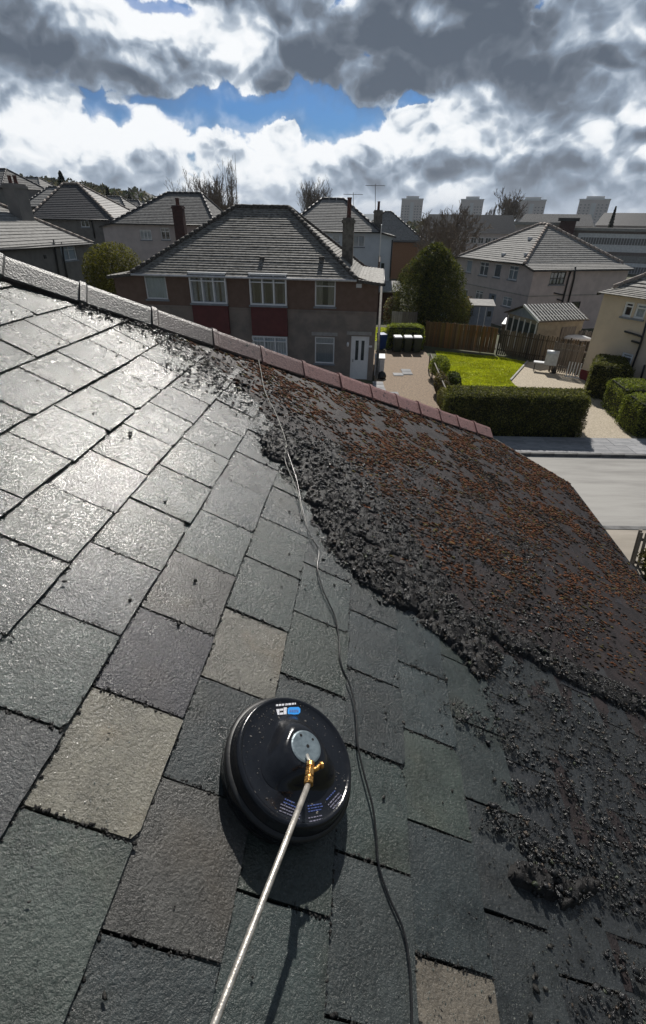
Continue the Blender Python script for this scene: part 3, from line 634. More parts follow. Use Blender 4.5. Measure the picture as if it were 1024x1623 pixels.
# mud film between the tufts
gx, gy = 150, 130; T, Sg = np.meshgrid(np.linspace(-1.8, EAVE_T - .01, gx), np.linspace(.4, 5.75, gy)); tt, sg = T.ravel(), Sg.ravel()
x, y = proj_local(np.stack([tt, sg, tt * 0], 1)); d = dirt(x, y); low = np.clip((x - 790) / 160, 0, 1) * np.clip((y - 1000) / 100, 0, 1)
den = np.clip(d / 60, -1, 1) * .55 + fbm(tt * 7, sg * 7, 5, 77) - .42 + low * .12 - .06
w = -.004 + .010 * np.clip(den, -1, 1) + .003 * (fbm(tt * 25, sg * 25, 3, 8) - .5)
V = np.stack([tt, sg, w], 1); idx = np.arange(gx * gy).reshape(gy, gx)
F = np.stack([idx[:-1, :-1].ravel(), idx[:-1, 1:].ravel(), idx[1:, 1:].ravel(), idx[1:, :-1].ravel()], 1)
inside = (sg < 2.83 + (tt + 1.714) * .673 - .01) & (sg < 5.6 + .05 * tt) & (w > -.009); inside &= (d > 18) | (low > .25); F = F[inside[F].all(1)]
o = np_mesh('mud_film', V, F, 'grime', smooth=True); o.matrix_world = ROOFM; tag(o, 'thin film of dark mud between the moss tufts on the slates', 'mud', kind='stuff')

# ------------------------------------------------------------------ cables lying on the roof
def roof_cable(name, pts, rad, mt, label, cat):
    m = MB(); L = [rl(px_, py_, w) for px_, py_, w in pts]; P = []
    for i in range(len(L) - 1):                                     # Catmull-Rom
        p0, p1, p2, p3 = L[max(i - 1, 0)], L[i], L[i + 1], L[min(i + 2, len(L) - 1)]
        for k in range(8):
            u = k / 8; P.append(.5 * ((2 * p1) + (p2 - p0) * u + (2 * p0 - 5 * p1 + 4 * p2 - p3) * u * u + (3 * p1 - p0 - 3 * p2 + p3) * u ** 3))
    P.append(L[-1]); o = m.tube(P, rad, 7).build(name, mt, smooth=True); o.matrix_world = ROOFM; return tag(o, label, cat)
roof_cable('power_cable', [(443, 690, .02), (455, 716, .022), (470, 760, .02), (478, 800, .014), (490, 845, .012), (505, 872, .010), (503, 900, .008), (512, 935, .007), (530, 975, .006), (537, 1010, .006), (540, 1050, .006), (556, 1090, .007), (564, 1130, .010), (567, 1180, .010), (578, 1230, .010),
            (590, 1275, .012), (596, 1320, .010), (600, 1370, .007), (616, 1420, .006), (638, 1470, .008), (648, 1520, .009), (652, 1580, .008), (654, 1680, .007)], .0031, 'cable_black', 'long thin black cable winding down over the wet slates beside the cleaner', 'cable')
roof_cable('cable_sheen_run', [(398, 535, .06), (404, 548, .03), (412, 580, .02), (420, 620, .022), (437, 655, .022), (453, 700, .026), (452, 730, .026), (470, 775, .022), (480, 820, .02)], .0026, 'cable_sheen', 'thin cable run from the hip tiles over the moss, pale colour standing in for sheen', 'cord')  # pale colour puts the cable's sheen into its upper run

# ------------------------------------------------------------------ the surface cleaner
CT, CS = .475, .746
clean = bpy.data.objects.new('surface_cleaner', None); col.objects.link(clean); clean.matrix_world = ROOFM @ Matrix.Translation((CT, CS, 0)); clean.empty_display_size = .2
tag(clean, 'round black plastic surface cleaner with a steel lance standing on the slates', 'surface cleaner')
hs = MB().lathe([(.176, .012), (.184, .018), (.187, .034), (.186, .052), (.181, .070), (.176, .084), (.174, .092), (.170, .098), (.165, .0995), (.160, .096), (.158, .0945), (.130, .098), (.10, .101), (.02, .1035), (.0, .1035)], 96)
hs = hs.build('housing', 'black_plastic', clean, smooth=True)
MB().lathe([(.186, .050), (.191, .054), (.192, .060), (.188, .066), (.182, .068)], 96).build('rim_band', 'black_rubber', hs, smooth=True)
MB().lathe([(.170, .0), (.180, .0), (.1835, .02), (.178, .022)], 96).build('brush_skirt', 'black_rubber', clean, smooth=True)
# raised hub: a three-lobed mound
m = MB(); nA = 72; prof = [(.104, .100), (.098, .104), (.090, .114), (.080, .128), (.068, .140), (.058, .147), (.050, .149)]
for r_, z_ in prof:
    for j_ in range(nA):
        a = 2 * math.pi * j_ / nA; kk = 1 + .16 * math.cos(3 * (a - 1.9)) * ((r_ - .045) / .06) ** .7; m.v.append((r_ * kk * math.cos(a), r_ * kk * math.sin(a) - .002, z_))
for q in range(len(prof) - 1):
    for j_ in range(nA): a = q * nA; m.f.append((a + j_, a + (j_ + 1) % nA, a + nA + (j_ + 1) % nA, a + nA + j_)); m.mi.append(0)
m.f.append(tuple((len(prof) - 1) * nA + j_ for j_ in range(nA))); m.mi.append(0); m.build('hub', 'black_plastic', clean, smooth=True)
pl = MB().lathe([(.0, .1525), (.040, .1525), (.044, .151), (.0445, .147)], 48, c=(0, 0, 0)).build('cover_plate', 'plate_steel', clean, smooth=False)
for dx, dy, r_ in ((-.020, .024, .0038), (.016, .026, .0032), (.004, .002, .0045)): MB().lathe([(0, .1532), (r_, .1532), (r_, .1515)], 14, c=(dx, dy, 0)).build('screw_hole', 'void', pl)
# printed marks on the housing: flat shapes laid just above the plastic
def cl_l(px_, py_, w): p = rl(px_, py_, w); return np.array([p[0] - CT, p[1] - CS, w])
def top_w(px_, py_):
    p = cl_l(px_, py_, .099); r_ = math.hypot(p[0], p[1]); return float(np.interp(r_, [0, .02, .10, .13, .158], [.1035, .1035, .101, .098, .0945])) + .0012
def print_quad(m, pts, mi=0): m.poly([cl_l(x_, y_, top_w(x_, y_)) for x_, y_ in pts][::-1], mi)
m = MB()
xs = [437.5, 441, 442, 446, 447, 450.5, 452, 456, 457, 461.5, 462.5, 466, 467, 469]
for i in range(0, len(xs), 2): dy = -.022 * 0; y0 = 1116.5 - (xs[i] - 437) * .09; print_quad(m, [(xs[i], y0), (xs[i + 1], y0 - .3), (xs[i + 1], y0 + 2.6), (xs[i], y0 + 2.9)])
for q in ([(438, 1124), (443, 1123.6), (443, 1133), (440, 1133)], [(443.6, 1123.5), (449, 1123), (449, 1126), (443.6, 1126.6)], [(443.6, 1129.6), (449, 1129), (449, 1132.4), (443.6, 1133)], [(449.6, 1121.4), (454.6, 1121), (454.2, 1131.8), (449.6, 1132.4)]): print_quad(m, q)
m.build('printed_mark', 'print_white', hs)
m = MB(); print_quad(m, [(456, 1123), (459, 1121), (473, 1120.5), (476, 1123), (476, 1129), (473, 1132), (459, 1133), (456, 1131)]); m.build('printed_badge', 'print_blue', hs)
m = MB()
for i in range(5): x_ = 459 + i * 3; print_quad(m, [(x_, 1125), (x_ + 1.9, 1124.9), (x_ + 1.9, 1129), (x_, 1129.2)])
o = m.build('badge_lettering', 'print_dim_blue', hs); o.data.vertices.foreach_set('co', (np.array([v.co for v in o.data.vertices]) + np.array([0, 0, .0006])).ravel())
def text_block(ax, ay, bx_, by_, gxp, gyp, n, mt, name, th=3.0):
    """n lines of small print from (ax,ay) to (bx,by), each next line shifted by (gx,gy)"""
    m = MB(); a = np.array([ax, ay], float); b = np.array([bx_, by_], float); u = unit(b - a); L = np.linalg.norm(b - a); nv = np.array([-u[1], u[0]])
    for i in range(n):
        p = a + np.array([gxp, gyp]) * i; x_ = random.uniform(0, 2)
        while x_ < L - 2:
            w_ = random.uniform(2.2, 6); e_ = min(x_ + w_, L); q = [p + u * x_, p + u * e_, p + u * e_ + nv * th * .62, p + u * x_ + nv * th * .62]; print_quad(m, [tuple(k_) for k_ in q]); x_ = e_ + random.uniform(.7, 1.4)
    m.build(name, mt, hs)
text_block(451, 1265, 470, 1273, -1.8, 4.2, 1, 'print_dim_blue', 'small_print'); text_block(449, 1270, 473, 1280, -1.0, 4.2, 1, 'print_dim_blue', 'small_print')
text_block(444, 1273, 478, 1287, -1.2, 5.0, 3, 'print_grey', 'small_print')
text_block(486, 1277, 511, 1272.5, 0.3, 4.4, 3, 'print_dim_blue', 'small_print'); text_block(488, 1296, 513, 1291, 1.6, 5.4, 2, 'print_grey', 'small_print')
text_block(516, 1268, 531, 1252, 2.6, 2.0, 1, 'print_dim_blue', 'small_print'); text_block(519, 1276, 537, 1256, 3.6, 3.0, 3, 'print_grey', 'small_print')
# brass coupling and lance
A = cl_l(487, 1197, .158); B = cl_l(492, 1212, .185); Cc = cl_l(489, 1243, .200); E_ = cl_l(340, 1623, .19); E2 = Cc + (E_ - Cc) * 1.55
m = MB(); m.tube([A, A + (B - A) * .5, B], [.0045, .0045, .0050], 12); nz = m.build('nozzle_stem', 'steel_lance', clean, smooth=True)
m = MB(); ax = Cc - B
for k0, k1, r_ in ((-.10, .16, .0105), (.16, .24, .0085), (.24, .62, .0118), (.62, .72, .0095), (.72, 1.0, .0125)): m.tube([B + ax * k0, B + ax * k1], r_, 6 if r_ > .011 else 14)
cp = m.build('swivel_coupling', 'brass', clean, bevel=.0012)
m = MB(); kd = cl_l(507, 1212, .19); m.tube([B + ax * .38, B + (kd - B) * .75 + ax * .2, kd + ax * .05], [.006, .006, .0055], 10); m.tube([kd + ax * .05, kd + (kd - B) * .28 + ax * .02], [.0088, .0088], 12); m.build('side_plug', 'brass', cp, bevel=.001)
m = MB(); m.tube([Cc - ax * .05, Cc + (E_ - Cc) * .5, E_, E2], .0069, 16); m.build('lance', 'steel_lance', clean, smooth=True)
# dried splashes on the housing
n = 900; a = rng.uniform(0, 2 * np.pi, n); rr = np.sqrt(rng.uniform(0, 1, n)) * .165; Px = np.stack([rr * np.cos(a), rr * np.sin(a), np.interp(rr, [0, .02, .10, .13, .158, .17], [.1035, .1035, .101, .098, .0945, .098])], 1)
kp = (rng.random(n) < np.where((Px[:, 0] < .02) & (Px[:, 1] > -.02), .9, .22)) & (rr > .105); Px = Px[kp]; n = len(Px); sz = rng.gamma(1.5, .0007, n).clip(.0005, .003)
o = scatter_blobs('splash_crumbs', Px, np.stack([sz * 1.4, sz, sz * .5], 1), 'moss', np.array([(.16, .15, .14)]) * rng.uniform(.2, 1.6, (n, 1)), .4, 3, parent=clean); o['kind'] = 'stuff'

# ================================================================== THE NEIGHBOURHOOD
def terr(x, y):
    """ground height: level round the street, rising behind and to the left"""
    x = np.asarray(x, float); y = np.asarray(y, float)
    l = np.clip((-x - 9 + (y - 40) * .10) / 40, 0, 1) * np.clip((y - 22) / 45, 0, 1) * 4.5
    b = np.clip((y - 42) / 60, 0, 1) * np.clip((14 - x) / 20, 0, 1) * 1.6
    f = np.clip((-x - 30) / 120, 0, 1) * np.clip((y - 70) / 160, 0, 1) * 13
    return np.maximum(l, b) + f
def grid_ground():
    gx = np.concatenate([-np.geomspace(6000, 60, 28), np.linspace(-58, 58, 59), np.geomspace(60, 6000, 28)]); gy = np.concatenate([-np.geomspace(6000, 30, 20), np.linspace(-28, 110, 70), np.geomspace(114, 9000, 36)])
    X, Y = np.meshgrid(gx, gy); Z = terr(X, Y); V = np.stack([X.ravel(), Y.ravel(), Z.ravel()], 1); i = np.arange(V.shape[0]).reshape(X.shape)
    F = np.stack([i[:-1, :-1].ravel(), i[:-1, 1:].ravel(), i[1:, 1:].ravel(), i[1:, :-1].ravel()], 1)
    o = np_mesh('ground', V, F, 'rough_ground', smooth=True); tag(o, 'rough ground of gardens and open land between the houses', kind='structure')
grid_ground()
def sheet(name, pts, z, mt, label, th=None):
    m = MB(); t = [(x, y, z) for x, y in pts]
    if th:
        b = [(x, y, z - th) for x, y in pts]; n = len(pts)
        for q in range(n): r = (q + 1) % n; m.poly([b[q], b[r], t[r], t[q]])
    m.poly(t); o = m.build(name, mt); return tag(o, label, kind='structure')
sheet('road', [(-90, 11.9), (90, 11.9), (90, 17.0), (-90, 17.0)], .012, 'road', 'pale dry asphalt road passing the hedge')
sheet('pavement', [(-90, 9.6), (90, 9.6), (90, 11.7), (-90, 11.7)], .11, 'path_far', 'tan pavement on the near side of the road', .11)
sheet('driveway', [(10.0, 18.75), (13.3, 18.75), (14.2, 23.5), (15.2, 28), (15.2, 32.4), (13.3, 31.9), (10.7, 27.4)], .016, 'gravel_tan', 'tan gravel drive beside the cream house')
sheet('garden_path', [(2.7, 19), (6.0, 19), (6.9, 27), (7.0, 34.6), (2.9, 34.6)], .016, 'gravel_brown', 'brown gravel yard beside the door of the brown house')
sheet('soil_bed', [(-12, 18.75), (2.7, 18.75), (2.7, 26.3), (-12, 27.3)], .014, 'soil', 'soil of the front garden before the brown house')
# pavement on the far side: slabs as pieces, kerb stones as pieces
pv = bpy.data.objects.new('footway', None); col.objects.link(pv); tag(pv, 'slabbed footway below the clipped hedge', kind='structure')
m = MB(); m.box(-90, 90, 17.16, 18.75, -.05, .100); m.build('footway_bed', 'kerbstone', pv)
sl = MB(); sl.box(-.445, .445, -.385, .385, 0, .022); sme = sl.mesh('paving_slab', 'paving')
for i in range(26):
    for j_ in range(2):
        x_ = 1.0 + .9 * i + (.45 if j_ else 0); o = link('paving_slab', sme, pv, (x_, 17.56 + .78 * j_, .10 + random.uniform(-.002, .002))); v = random.uniform(.82, 1.1); o.color = (v, v, v, 1)
ks = MB(); ks.box(-.452, .452, -.065, .065, -.02, .125); kme = ks.mesh('kerbstone', 'kerbstone')
for i in range(26): link('kerbstone', kme, pv, (1.2 + .915 * i, 17.085, random.uniform(-.004, .004)))
m = MB(); m.box(-90, .7, 17.02, 17.15, -.02, .125); m.box(24.6, 90, 17.02, 17.15, -.02, .125); m.build('kerb_run', 'kerbstone', pv)
kb = sheet('kerb', [(-90, 11.7), (90, 11.7), (90, 11.88), (-90, 11.88)], .125, 'kerbstone', 'stone kerb on the near side of the road', .12)
m = MB(); m.box(-60, 60, 11.95, 12.05, .0125, .0185); tag(m.build('road_marking', 'gutter_white'), 'pale line along the near edge of the road', kind='structure')

# ------------------------------------------------------------------ houses
class House:
    """hipped house. local x along the front, y back; side slopes run on by c at a lower eave (drop)"""
    def __init__(s, name, label, P, ang, W, D, ze, zr, run, c, drop, wallm, roofm, ridgem, cat='house', courses=22, ridge_seg=.45, oh=.25, runs=None, deep=0):
        s.P = np.array(P, float); s.a = ang; s.W, s.D, s.ze, s.zr, s.run, s.c, s.drop = W, D, ze, zr, run, c, drop; s.wm, s.rm, s.rgm = wallm, roofm, ridgem
        s.root = thing(name, label, cat, P, ang); s.win = []; s.courses = courses; s.rs = ridge_seg; s.oh = oh; s.runs = runs or (run, run); s.deep = deep
        s.X = np.array([math.cos(ang), math.sin(ang), 0]); s.Y = np.array([-math.sin(ang), math.cos(ang), 0])
    def loc(s, Wp): d = np.array(Wp) - s.P; return np.array([d @ s.X, d @ s.Y, d[2]])
    def world(s, L): return s.P + s.X * L[0] + s.Y * L[1] + np.array([0, 0, L[2]])
    def face(s, f):
        """maps (u, z, d): d metres proud of the wall"""
        c, W, D = s.c, s.W, s.D
        return {'front': lambda u, z, d: (u, -d, z), 'back': lambda u, z, d: (u, D + d, z), 'right': lambda u, z, d: (W + c + d, u, z), 'left': lambda u, z, d: (-c - d, u, z)}[f]
    def hit(s, f, px, py, d=0):
        q = ray(px, py); n, o = {'front': (s.Y, s.P - s.Y * d), 'back': (s.Y, s.P + s.Y * (s.D + d)), 'right': (s.X, s.P + s.X * (s.W + s.c + d)), 'left': (s.X, s.P - s.X * (s.c + d))}[f]
        p = CAM + q * (((o - CAM) @ n) / (q @ n)); L = s.loc(p); return (L[0] if f in ('front', 'back') else L[1]), L[2]
    def win_px(s, f, x0, y0, x1, y1, cols=1, transom=.3, **k):
        a = s.hit(f, x0, y0); b = s.hit(f, x1, y1); a2 = s.hit(f, x1, y0); b2 = s.hit(f, x0, y1)
        u0, u1 = sorted([(a[0] + b2[0]) / 2, (b[0] + a2[0]) / 2]); z1, z0 = (a[1] + a2[1]) / 2, (b[1] + b2[1]) / 2; s.win.append(dict(f=f, u0=u0, u1=u1, z0=z0, z1=z1, cols=cols, tr=transom, **k)); return s.win[-1]
    def wall_faces(s, f, zlo, zhi, u0, u1, name, mt, d=0.0, tri=None):
        F = s.face(f); m = MB(); H = [w for w in s.win if w['f'] == f and w['z0'] < zhi and w['z1'] > zlo and not w.get('proud')]
        us = sorted({u0, u1} | {v for w in H for v in (w['u0'], w['u1']) if u0 < v < u1}); zs = sorted({zlo, zhi} | {v for w in H for v in (w['z0'], w['z1']) if zlo < v < zhi})
        flip = f in ('back', 'left')
        for i in range(len(us) - 1):
            for k in range(len(zs) - 1):
                uc, zc = (us[i] + us[i + 1]) / 2, (zs[k] + zs[k + 1]) / 2
                if any(w['u0'] < uc < w['u1'] and w['z0'] < zc < w['z1'] for w in H): continue
                m.poly([F(us[i], zs[k], d), F(us[i + 1], zs[k], d), F(us[i + 1], zs[k + 1], d), F(us[i], zs[k + 1], d)])
        for w in H:
            a, b, z0, z1 = w['u0'], w['u1'], max(w['z0'], zlo), min(w['z1'], zhi); e = -.14
            for q in (((a, z0), (b, z0)), ((b, z0), (b, z1)), ((b, z1), (a, z1)), ((a, z1), (a, z0))): m.poly([F(*q[0], d), F(*q[1], d), F(*q[1], e), F(*q[0], e)])
        for t in (tri or []): m.poly([F(u, z, d) for u, z in t])
        return m.build(name, mt, s.root)
    def window(s, w):
        F = s.face(w['f']); a, b, z0, z1 = w['u0'], w['u1'], w['z0'], w['z1']; pr = w.get('proud', 0); d0, d1 = (-.10, -.04) if not pr else (0, pr); fw = w.get('fw', .07)
        def bx(m, u0, u1, q0, q1, e0, e1): m.hexa([F(u0, q0, e0), F(u1, q0, e0), F(u1, q0, e1), F(u0, q0, e1), F(u0, q1, e0), F(u1, q1, e0), F(u1, q1, e1), F(u0, q1, e1)])
        if w.get('door'):
            m = MB(); bx(m, a, a + fw, z0, z1, d0, d1); bx(m, b - fw, b, z0, z1, d0, d1); bx(m, a + fw, b - fw, z1 - fw, z1, d0, d1); bx(m, a + fw, b - fw, z0, z1 - fw, d0, d1 - .02)
            dr = m.build('door', w.get('fm', 'white_frame'), s.root)
            L = b - a
            for c0, c1 in w.get('lights', ((.25, .42), (.58, .75))): m = MB(); bx(m, a + L * c0, a + L * c1, z0 + (z1 - z0) * .45, z0 + (z1 - z0) * .90, d1 - .02, d1 - .012); m.build('pane', 'glass_far', dr)
            m = MB(); bx(m, a + L * .12, a + L * .16, z0 + .95, z0 + 1.1, d1 - .02, d1 + .03); m.build('handle', 'metal_grey', dr); return
        m = MB(); bx(m, a, a + fw, z0, z1, d0, d1); bx(m, b - fw, b, z0, z1, d0, d1); bx(m, a + fw, b - fw, z0, z0 + fw, d0, d1); bx(m, a + fw, b - fw, z1 - fw, z1, d0, d1)
        n = w['cols']; cw = (b - a - 2 * fw) / n; zt = z1 - (z1 - z0) * w['tr'] if w['tr'] else None
        for i in range(1, n): u = a + fw + cw * i; bx(m, u - fw * .5, u + fw * .5, z0 + fw, z1 - fw, d0, d1 + .004)
        if zt: bx(m, a + fw, b - fw, zt - fw * .35, zt + fw * .35, d0, d1 + .002)
        fr = m.build('window', w.get('fm', 'white_frame'), s.root)
        for i in range(n):
            for q0, q1 in (((z0 + fw, zt), (zt, z1 - fw)) if zt else ((z0 + fw, z1 - fw),)):
                m = MB(); e = d0 + .025; m.poly([F(a + fw + cw * i, q0, e), F(a + fw + cw * (i + 1), q0, e), F(a + fw + cw * (i + 1), q1, e), F(a + fw + cw * i, q1, e)]); m.build('pane', 'window_glass', fr)
        if w.get('curt'):
            m = MB(); e = -.115 if not pr else .03; cov = w.get('cov', 1.0)
            for i in range(n):
                for (c0, c1) in (((.0, 1.0),) if cov >= 1 else ((0, cov / 2), (1 - cov / 2, 1))):
                    k = 8; L0 = a + fw + cw * (i + c0); L1 = a + fw + cw * (i + c1)
                    for q in range(k): u0, u1 = L0 + (L1 - L0) * q / k, L0 + (L1 - L0) * (q + 1) / k; e0, e1 = e - .03 * (q % 2), e - .03 * ((q + 1) % 2); m.poly([F(u0, z0 + .02, e0), F(u1, z0 + .02, e1), F(u1, z1 - .02, e1), F(u0, z1 - .02, e0)])
            m.build('curtain', w['curt'], fr)
        if w.get('blind'):
            m = MB(); e = -.17
            k = int((z1 - z0 - .1) / .06)
            for q in range(k): zz = z0 + .05 + .06 * q; m.poly([F(a + fw, zz, e), F(b - fw, zz, e), F(b - fw, zz + .045, e - .02), F(a + fw, zz + .045, e - .02)])
            m.build('blind', 'curtain', fr)
        if not w.get('nosill'):
            m = MB(); bx(m, a - .06, b + .06, z0 - .09, z0 - .003, .002 if not pr else pr - .02, .07 + pr); m.build('sill', w.get('sm', 'stone_sill'), fr)
    def slope(s, A, B, C, D_, n, name='roof_slope', mt=None, step=.034):
        """A,B eave ends, C,D_ the top ends (over B, A); stepped courses with a vertical riser"""
        A, B, C, D_ = [np.array(q, float) for q in (A, B, C, D_)]; nn = np.cross(B - A, ((D_ + C) / 2 - (A + B) / 2)); nn = nn / np.linalg.norm(nn)
        if nn[2] < 0: nn = -nn
        m = MB(); L = lambda p, q, t: p + (q - p) * t
        for i in range(n):
            t0, t1 = i / n, (i + 1) / n; a, b, c, d = L(A, D_, t0), L(B, C, t0), L(B, C, t1), L(A, D_, t1); jz = random.uniform(-.004, .004)
            seg = max(1, int(np.linalg.norm(b - a) / 1.2)); up = nn * (step + jz)
            for k in range(seg):
                u0, u1 = k / seg, (k + 1) / seg; r0, r1 = [nn * random.uniform(-.005, .005) for _ in range(2)]
                p0, p1 = L(a, b, u0), L(a, b, u1); q0, q1 = L(d, c, u0), L(d, c, u1)
                m.poly([p0 + up + r0, p1 + up + r1, q1, q0]); m.poly([p0 - nn * .01, p1 - nn * .01, p1 + up + r1, p0 + up + r0])
        return m.build(name, mt or s.rm, s.root)
    def caps(s, a, b, r=.12, mt=None):
        a, b = np.array(a, float), np.array(b, float); n = max(2, int(np.linalg.norm(b - a) / s.rs)); d = (b - a) / n
        if n > 45: n = 45; d = (b - a) / n
        k = MB(); k.tube([(0, 0, 0), (np.linalg.norm(d) * .97, 0, 0)], [r, r * .90], 8); me = k.mesh('ridge_tile', mt or s.rgm, True); q = Vector(d).to_track_quat('X', 'Z').to_matrix().to_4x4()
        for i in range(n):
            o = link('ridge_tile', me, s.root); o.matrix_basis = Matrix.Translation(Vector(a + d * i + np.array([0, 0, random.uniform(-.01, .01)]))) @ q
    def build(s, upper=None, zsplit=None, plinth=None, extra_tri=True):
        W, D, ze, zr, c, dr, oh = s.W, s.D, s.ze, s.zr, s.c, s.drop, s.oh; g = -s.deep; zl = ze - dr
        top_f = ze - .05
        tri = [[(W, top_f), (W, zl - .05), (W + c, zl - .05)], [(0, top_f), (-c, zl - .05), (0, zl - .05)]] if c > 0 else []
        zs = zsplit or zl - .05
        for f in ('front', 'back'):
            if zsplit:
                s.wall_faces(f, g, zsplit, -c, W + c, 'wall', s.wm); s.wall_faces(f, zsplit, zl - .05, -c, W + c, 'upper_wall', upper, .015)
                s.wall_faces(f, zl - .05, top_f, 0, W, 'upper_wall', upper, .015, tri)
            else:
                s.wall_faces(f, g, zl - .05, -c, W + c, 'wall', s.wm)
                if dr > 0: s.wall_faces(f, zl - .05, top_f, 0, W, 'wall', s.wm, 0, tri)
        for f in ('left', 'right'):
            s.wall_faces(f, g, zs if zsplit else zl - .05, 0, D, 'wall', s.wm)
            if zsplit: s.wall_faces(f, zsplit, zl - .05, 0, D, 'upper_wall', upper, .015)
        if plinth:
            m = MB(); h = .55; e = .03
            for (x0, x1, y0, y1) in ((-c - e, W + c + e, -e, -.002), (-c - e, W + c + e, D + .002, D + e), (-c - e, -c - .002, -e * .5, D + e * .5), (W + c + .002, W + c + e, -e * .5, D + e * .5)): m.box(x0, x1, y0, y1, g, h)
            m.build('plinth', plinth, s.root)
        m = MB(); m.box(-c + .3, W + c - .3, .3, D - .3, 2.55, 2.6); m.box(-c + .9, W + c - .9, .9, D - .9, g, zl - .2); m.build('room_core', 'room_dark', s.root)
        r0, r1 = s.runs; R0, R1 = (r0, D / 2, zr), (W - r1, D / 2, zr); n = s.courses; k = oh * (zr - ze) / (D / 2)
        fl, fr = (-oh * .0, -oh, ze - k), (W + oh * .0, -oh, ze - k); bl, br = (0, D + oh, ze - k), (W, D + oh, ze - k)
        s.slope(fl, fr, R1, R0, n); s.slope(br, bl, R0, R1, n)
        s.slope(fr, br, R1, R1, n); s.slope(bl, fl, R0, R0, n)
        if c > 0:
            m2 = max(2, int(n * c / (D / 2))); cc = c + oh
            s.slope((W + cc, -oh, zl - .02), (W + cc, D + oh, zl - .02), br, fr, m2); s.slope((-cc, D + oh, zl - .02), (-cc, -oh, zl - .02), fl, bl, m2)
            for sx in (1, -1):
                x0, x1 = (W, W + cc) if sx > 0 else (0, -cc); mm = MB()
                for yy in (-oh, D + oh): mm.bar((x0, yy, ze - k - .05), (x1, yy, zl - .08), .03, .14)
                mm.build('verge_board', 'ridge_tile_dark', s.root)
        for p, q in (((fl, R0), (fr, R1), (bl, R0), (br, R1))): s.caps(np.array(p) + (0, 0, .05), np.array(q) + (0, 0, .06))
        if np.linalg.norm(np.array(R0) - np.array(R1)) > .5: s.caps(np.array(R0) + (0, 0, .06), np.array(R1) + (0, 0, .06))
        m = MB(); m.tube([(fl[0], -oh - .05, ze - k - .04), (fr[0], -oh - .05, ze - k - .04)], .055, 8); m.build('gutter', 'gutter_white' if s.rm == 'tile_mossy' else 'pipe_black', s.root, True)
        xx = W + c + oh if c > 0 else W + oh
        m = MB(); m.tube([(xx + .04, -oh, zl - .08), (xx + .04, D + oh, zl - .08)], .05, 8); m.build('gutter', 'pipe_black', s.root, True)
        # soffit
        m = MB(); m.poly([(-c - .02, -oh, zl - .06), (-c - .02, D + oh, zl - .06), (W + c + .02, D + oh, zl - .06), (W + c + .02, -oh, zl - .06)]) if c == 0 else m.poly([(0, -oh, ze - k - .03), (0, 0, ze - k - .03), (W, 0, ze - k - .03), (W, -oh, ze - k - .03)])
        m.build('soffit', 'gutter_white' if s.rm == 'tile_mossy' else 'pipe_black', s.root)
        for w in s.win: s.window(w)
    def chimney(s, x, y, w, d, z0, z1, pots=2, mt='chimney_render', capm='chimney_render', ph=.6):
        m = MB(); m.box(x - w / 2, x + w / 2, y - d / 2, y + d / 2, z0, z1 - .25); m.box(x - w / 2 - .06, x + w / 2 + .06, y - d / 2 - .06, y + d / 2 + .06, z1 - .25, z1 - .1); m.box(x - w / 2, x + w / 2, y - d / 2, y + d / 2, z1 - .1, z1)
        ch = m.build('chimney', mt, s.root)
        for i in range(pots):
            yy = y + (i - (pots - 1) / 2) * min(.38, d / max(pots, 1)); m = MB(); m.lathe([(.15, 0), (.12, .08), (.11, ph - .08), (.13, ph - .06), (.13, ph), (.09, ph), (.08, ph - .3)], 10, (x, yy, z1)); m.build('chimney_pot', 'chimney_pot', ch, True)
    def pipe_px(s, f, pts, r=.055, mt='pipe_black'):
        F = s.face(f); m = MB(); m.tube([F(*s.hit(f, x, y), .09) for x, y in pts], r, 8); m.build('downpipe', mt, s.root, True)

# main house, brown over grey, with red panels under the bays
ang = R(-5.5); C0 = at_y(590, 603, 27.05); Xv = np.array([math.cos(ang), math.sin(ang), 0]); Wt = 14.3; cM = 1.15
P = np.array([C0[0], C0[1], 0]) - Xv * (Wt - cM)
h = House('semi_detached_house', 'brown and grey two storey house with hipped slate-grey roof behind the hip tiles', P, ang, Wt - 2 * cM, 8.6, 5.35, 8.30, 4.6, cM, .30, 'render_grey', 'tile_mossy', 'ridge_tile_dark', courses=29, runs=(4.7, 4.2), ridge_seg=.32)
zsp = h.hit('front', 500, 492)[1]
bays = []
for q in ((230, 431, 264, 474, 1, None, dict(curt='curtain')), (499, 441, 532, 486, 1, .28, dict(curt='curtain_beige', cov=.7)), (499, 534, 530, 576, 1, .25, dict(blind=True))): h.win_px('front', *q[:6], **q[6])
bw = [h.win_px('front', 303, 432, 360, 480, 3, .26, curt='curtain', cov=.8, proud=.22), h.win_px('front', 397, 434, 455, 483, 3, .26, curt='curtain_beige', cov=.55, proud=.22),
      h.win_px('front', 402, 532, 456, 562, 3, .26, blind=True, proud=.22, curt='curtain')]
h.win_px('front', 310, 527, 362, 560, 3, .26, curt='curtain', proud=.22)
h.win_px('front', 555.5, 533, 583.5, 601, 1, None, door=True)
h.win_px('right', 598, 470, 596, 490, 1, None)
h.build('render_brown', zsp)
def bxw(m, F, u0, u1, q0, q1, e0, e1): m.hexa([F(u0, q0, e0), F(u1, q0, e0), F(u1, q0, e1), F(u0, q0, e1), F(u0, q1, e0), F(u1, q1, e0), F(u1, q1, e1), F(u0, q1, e1)])
F = h.face('front')
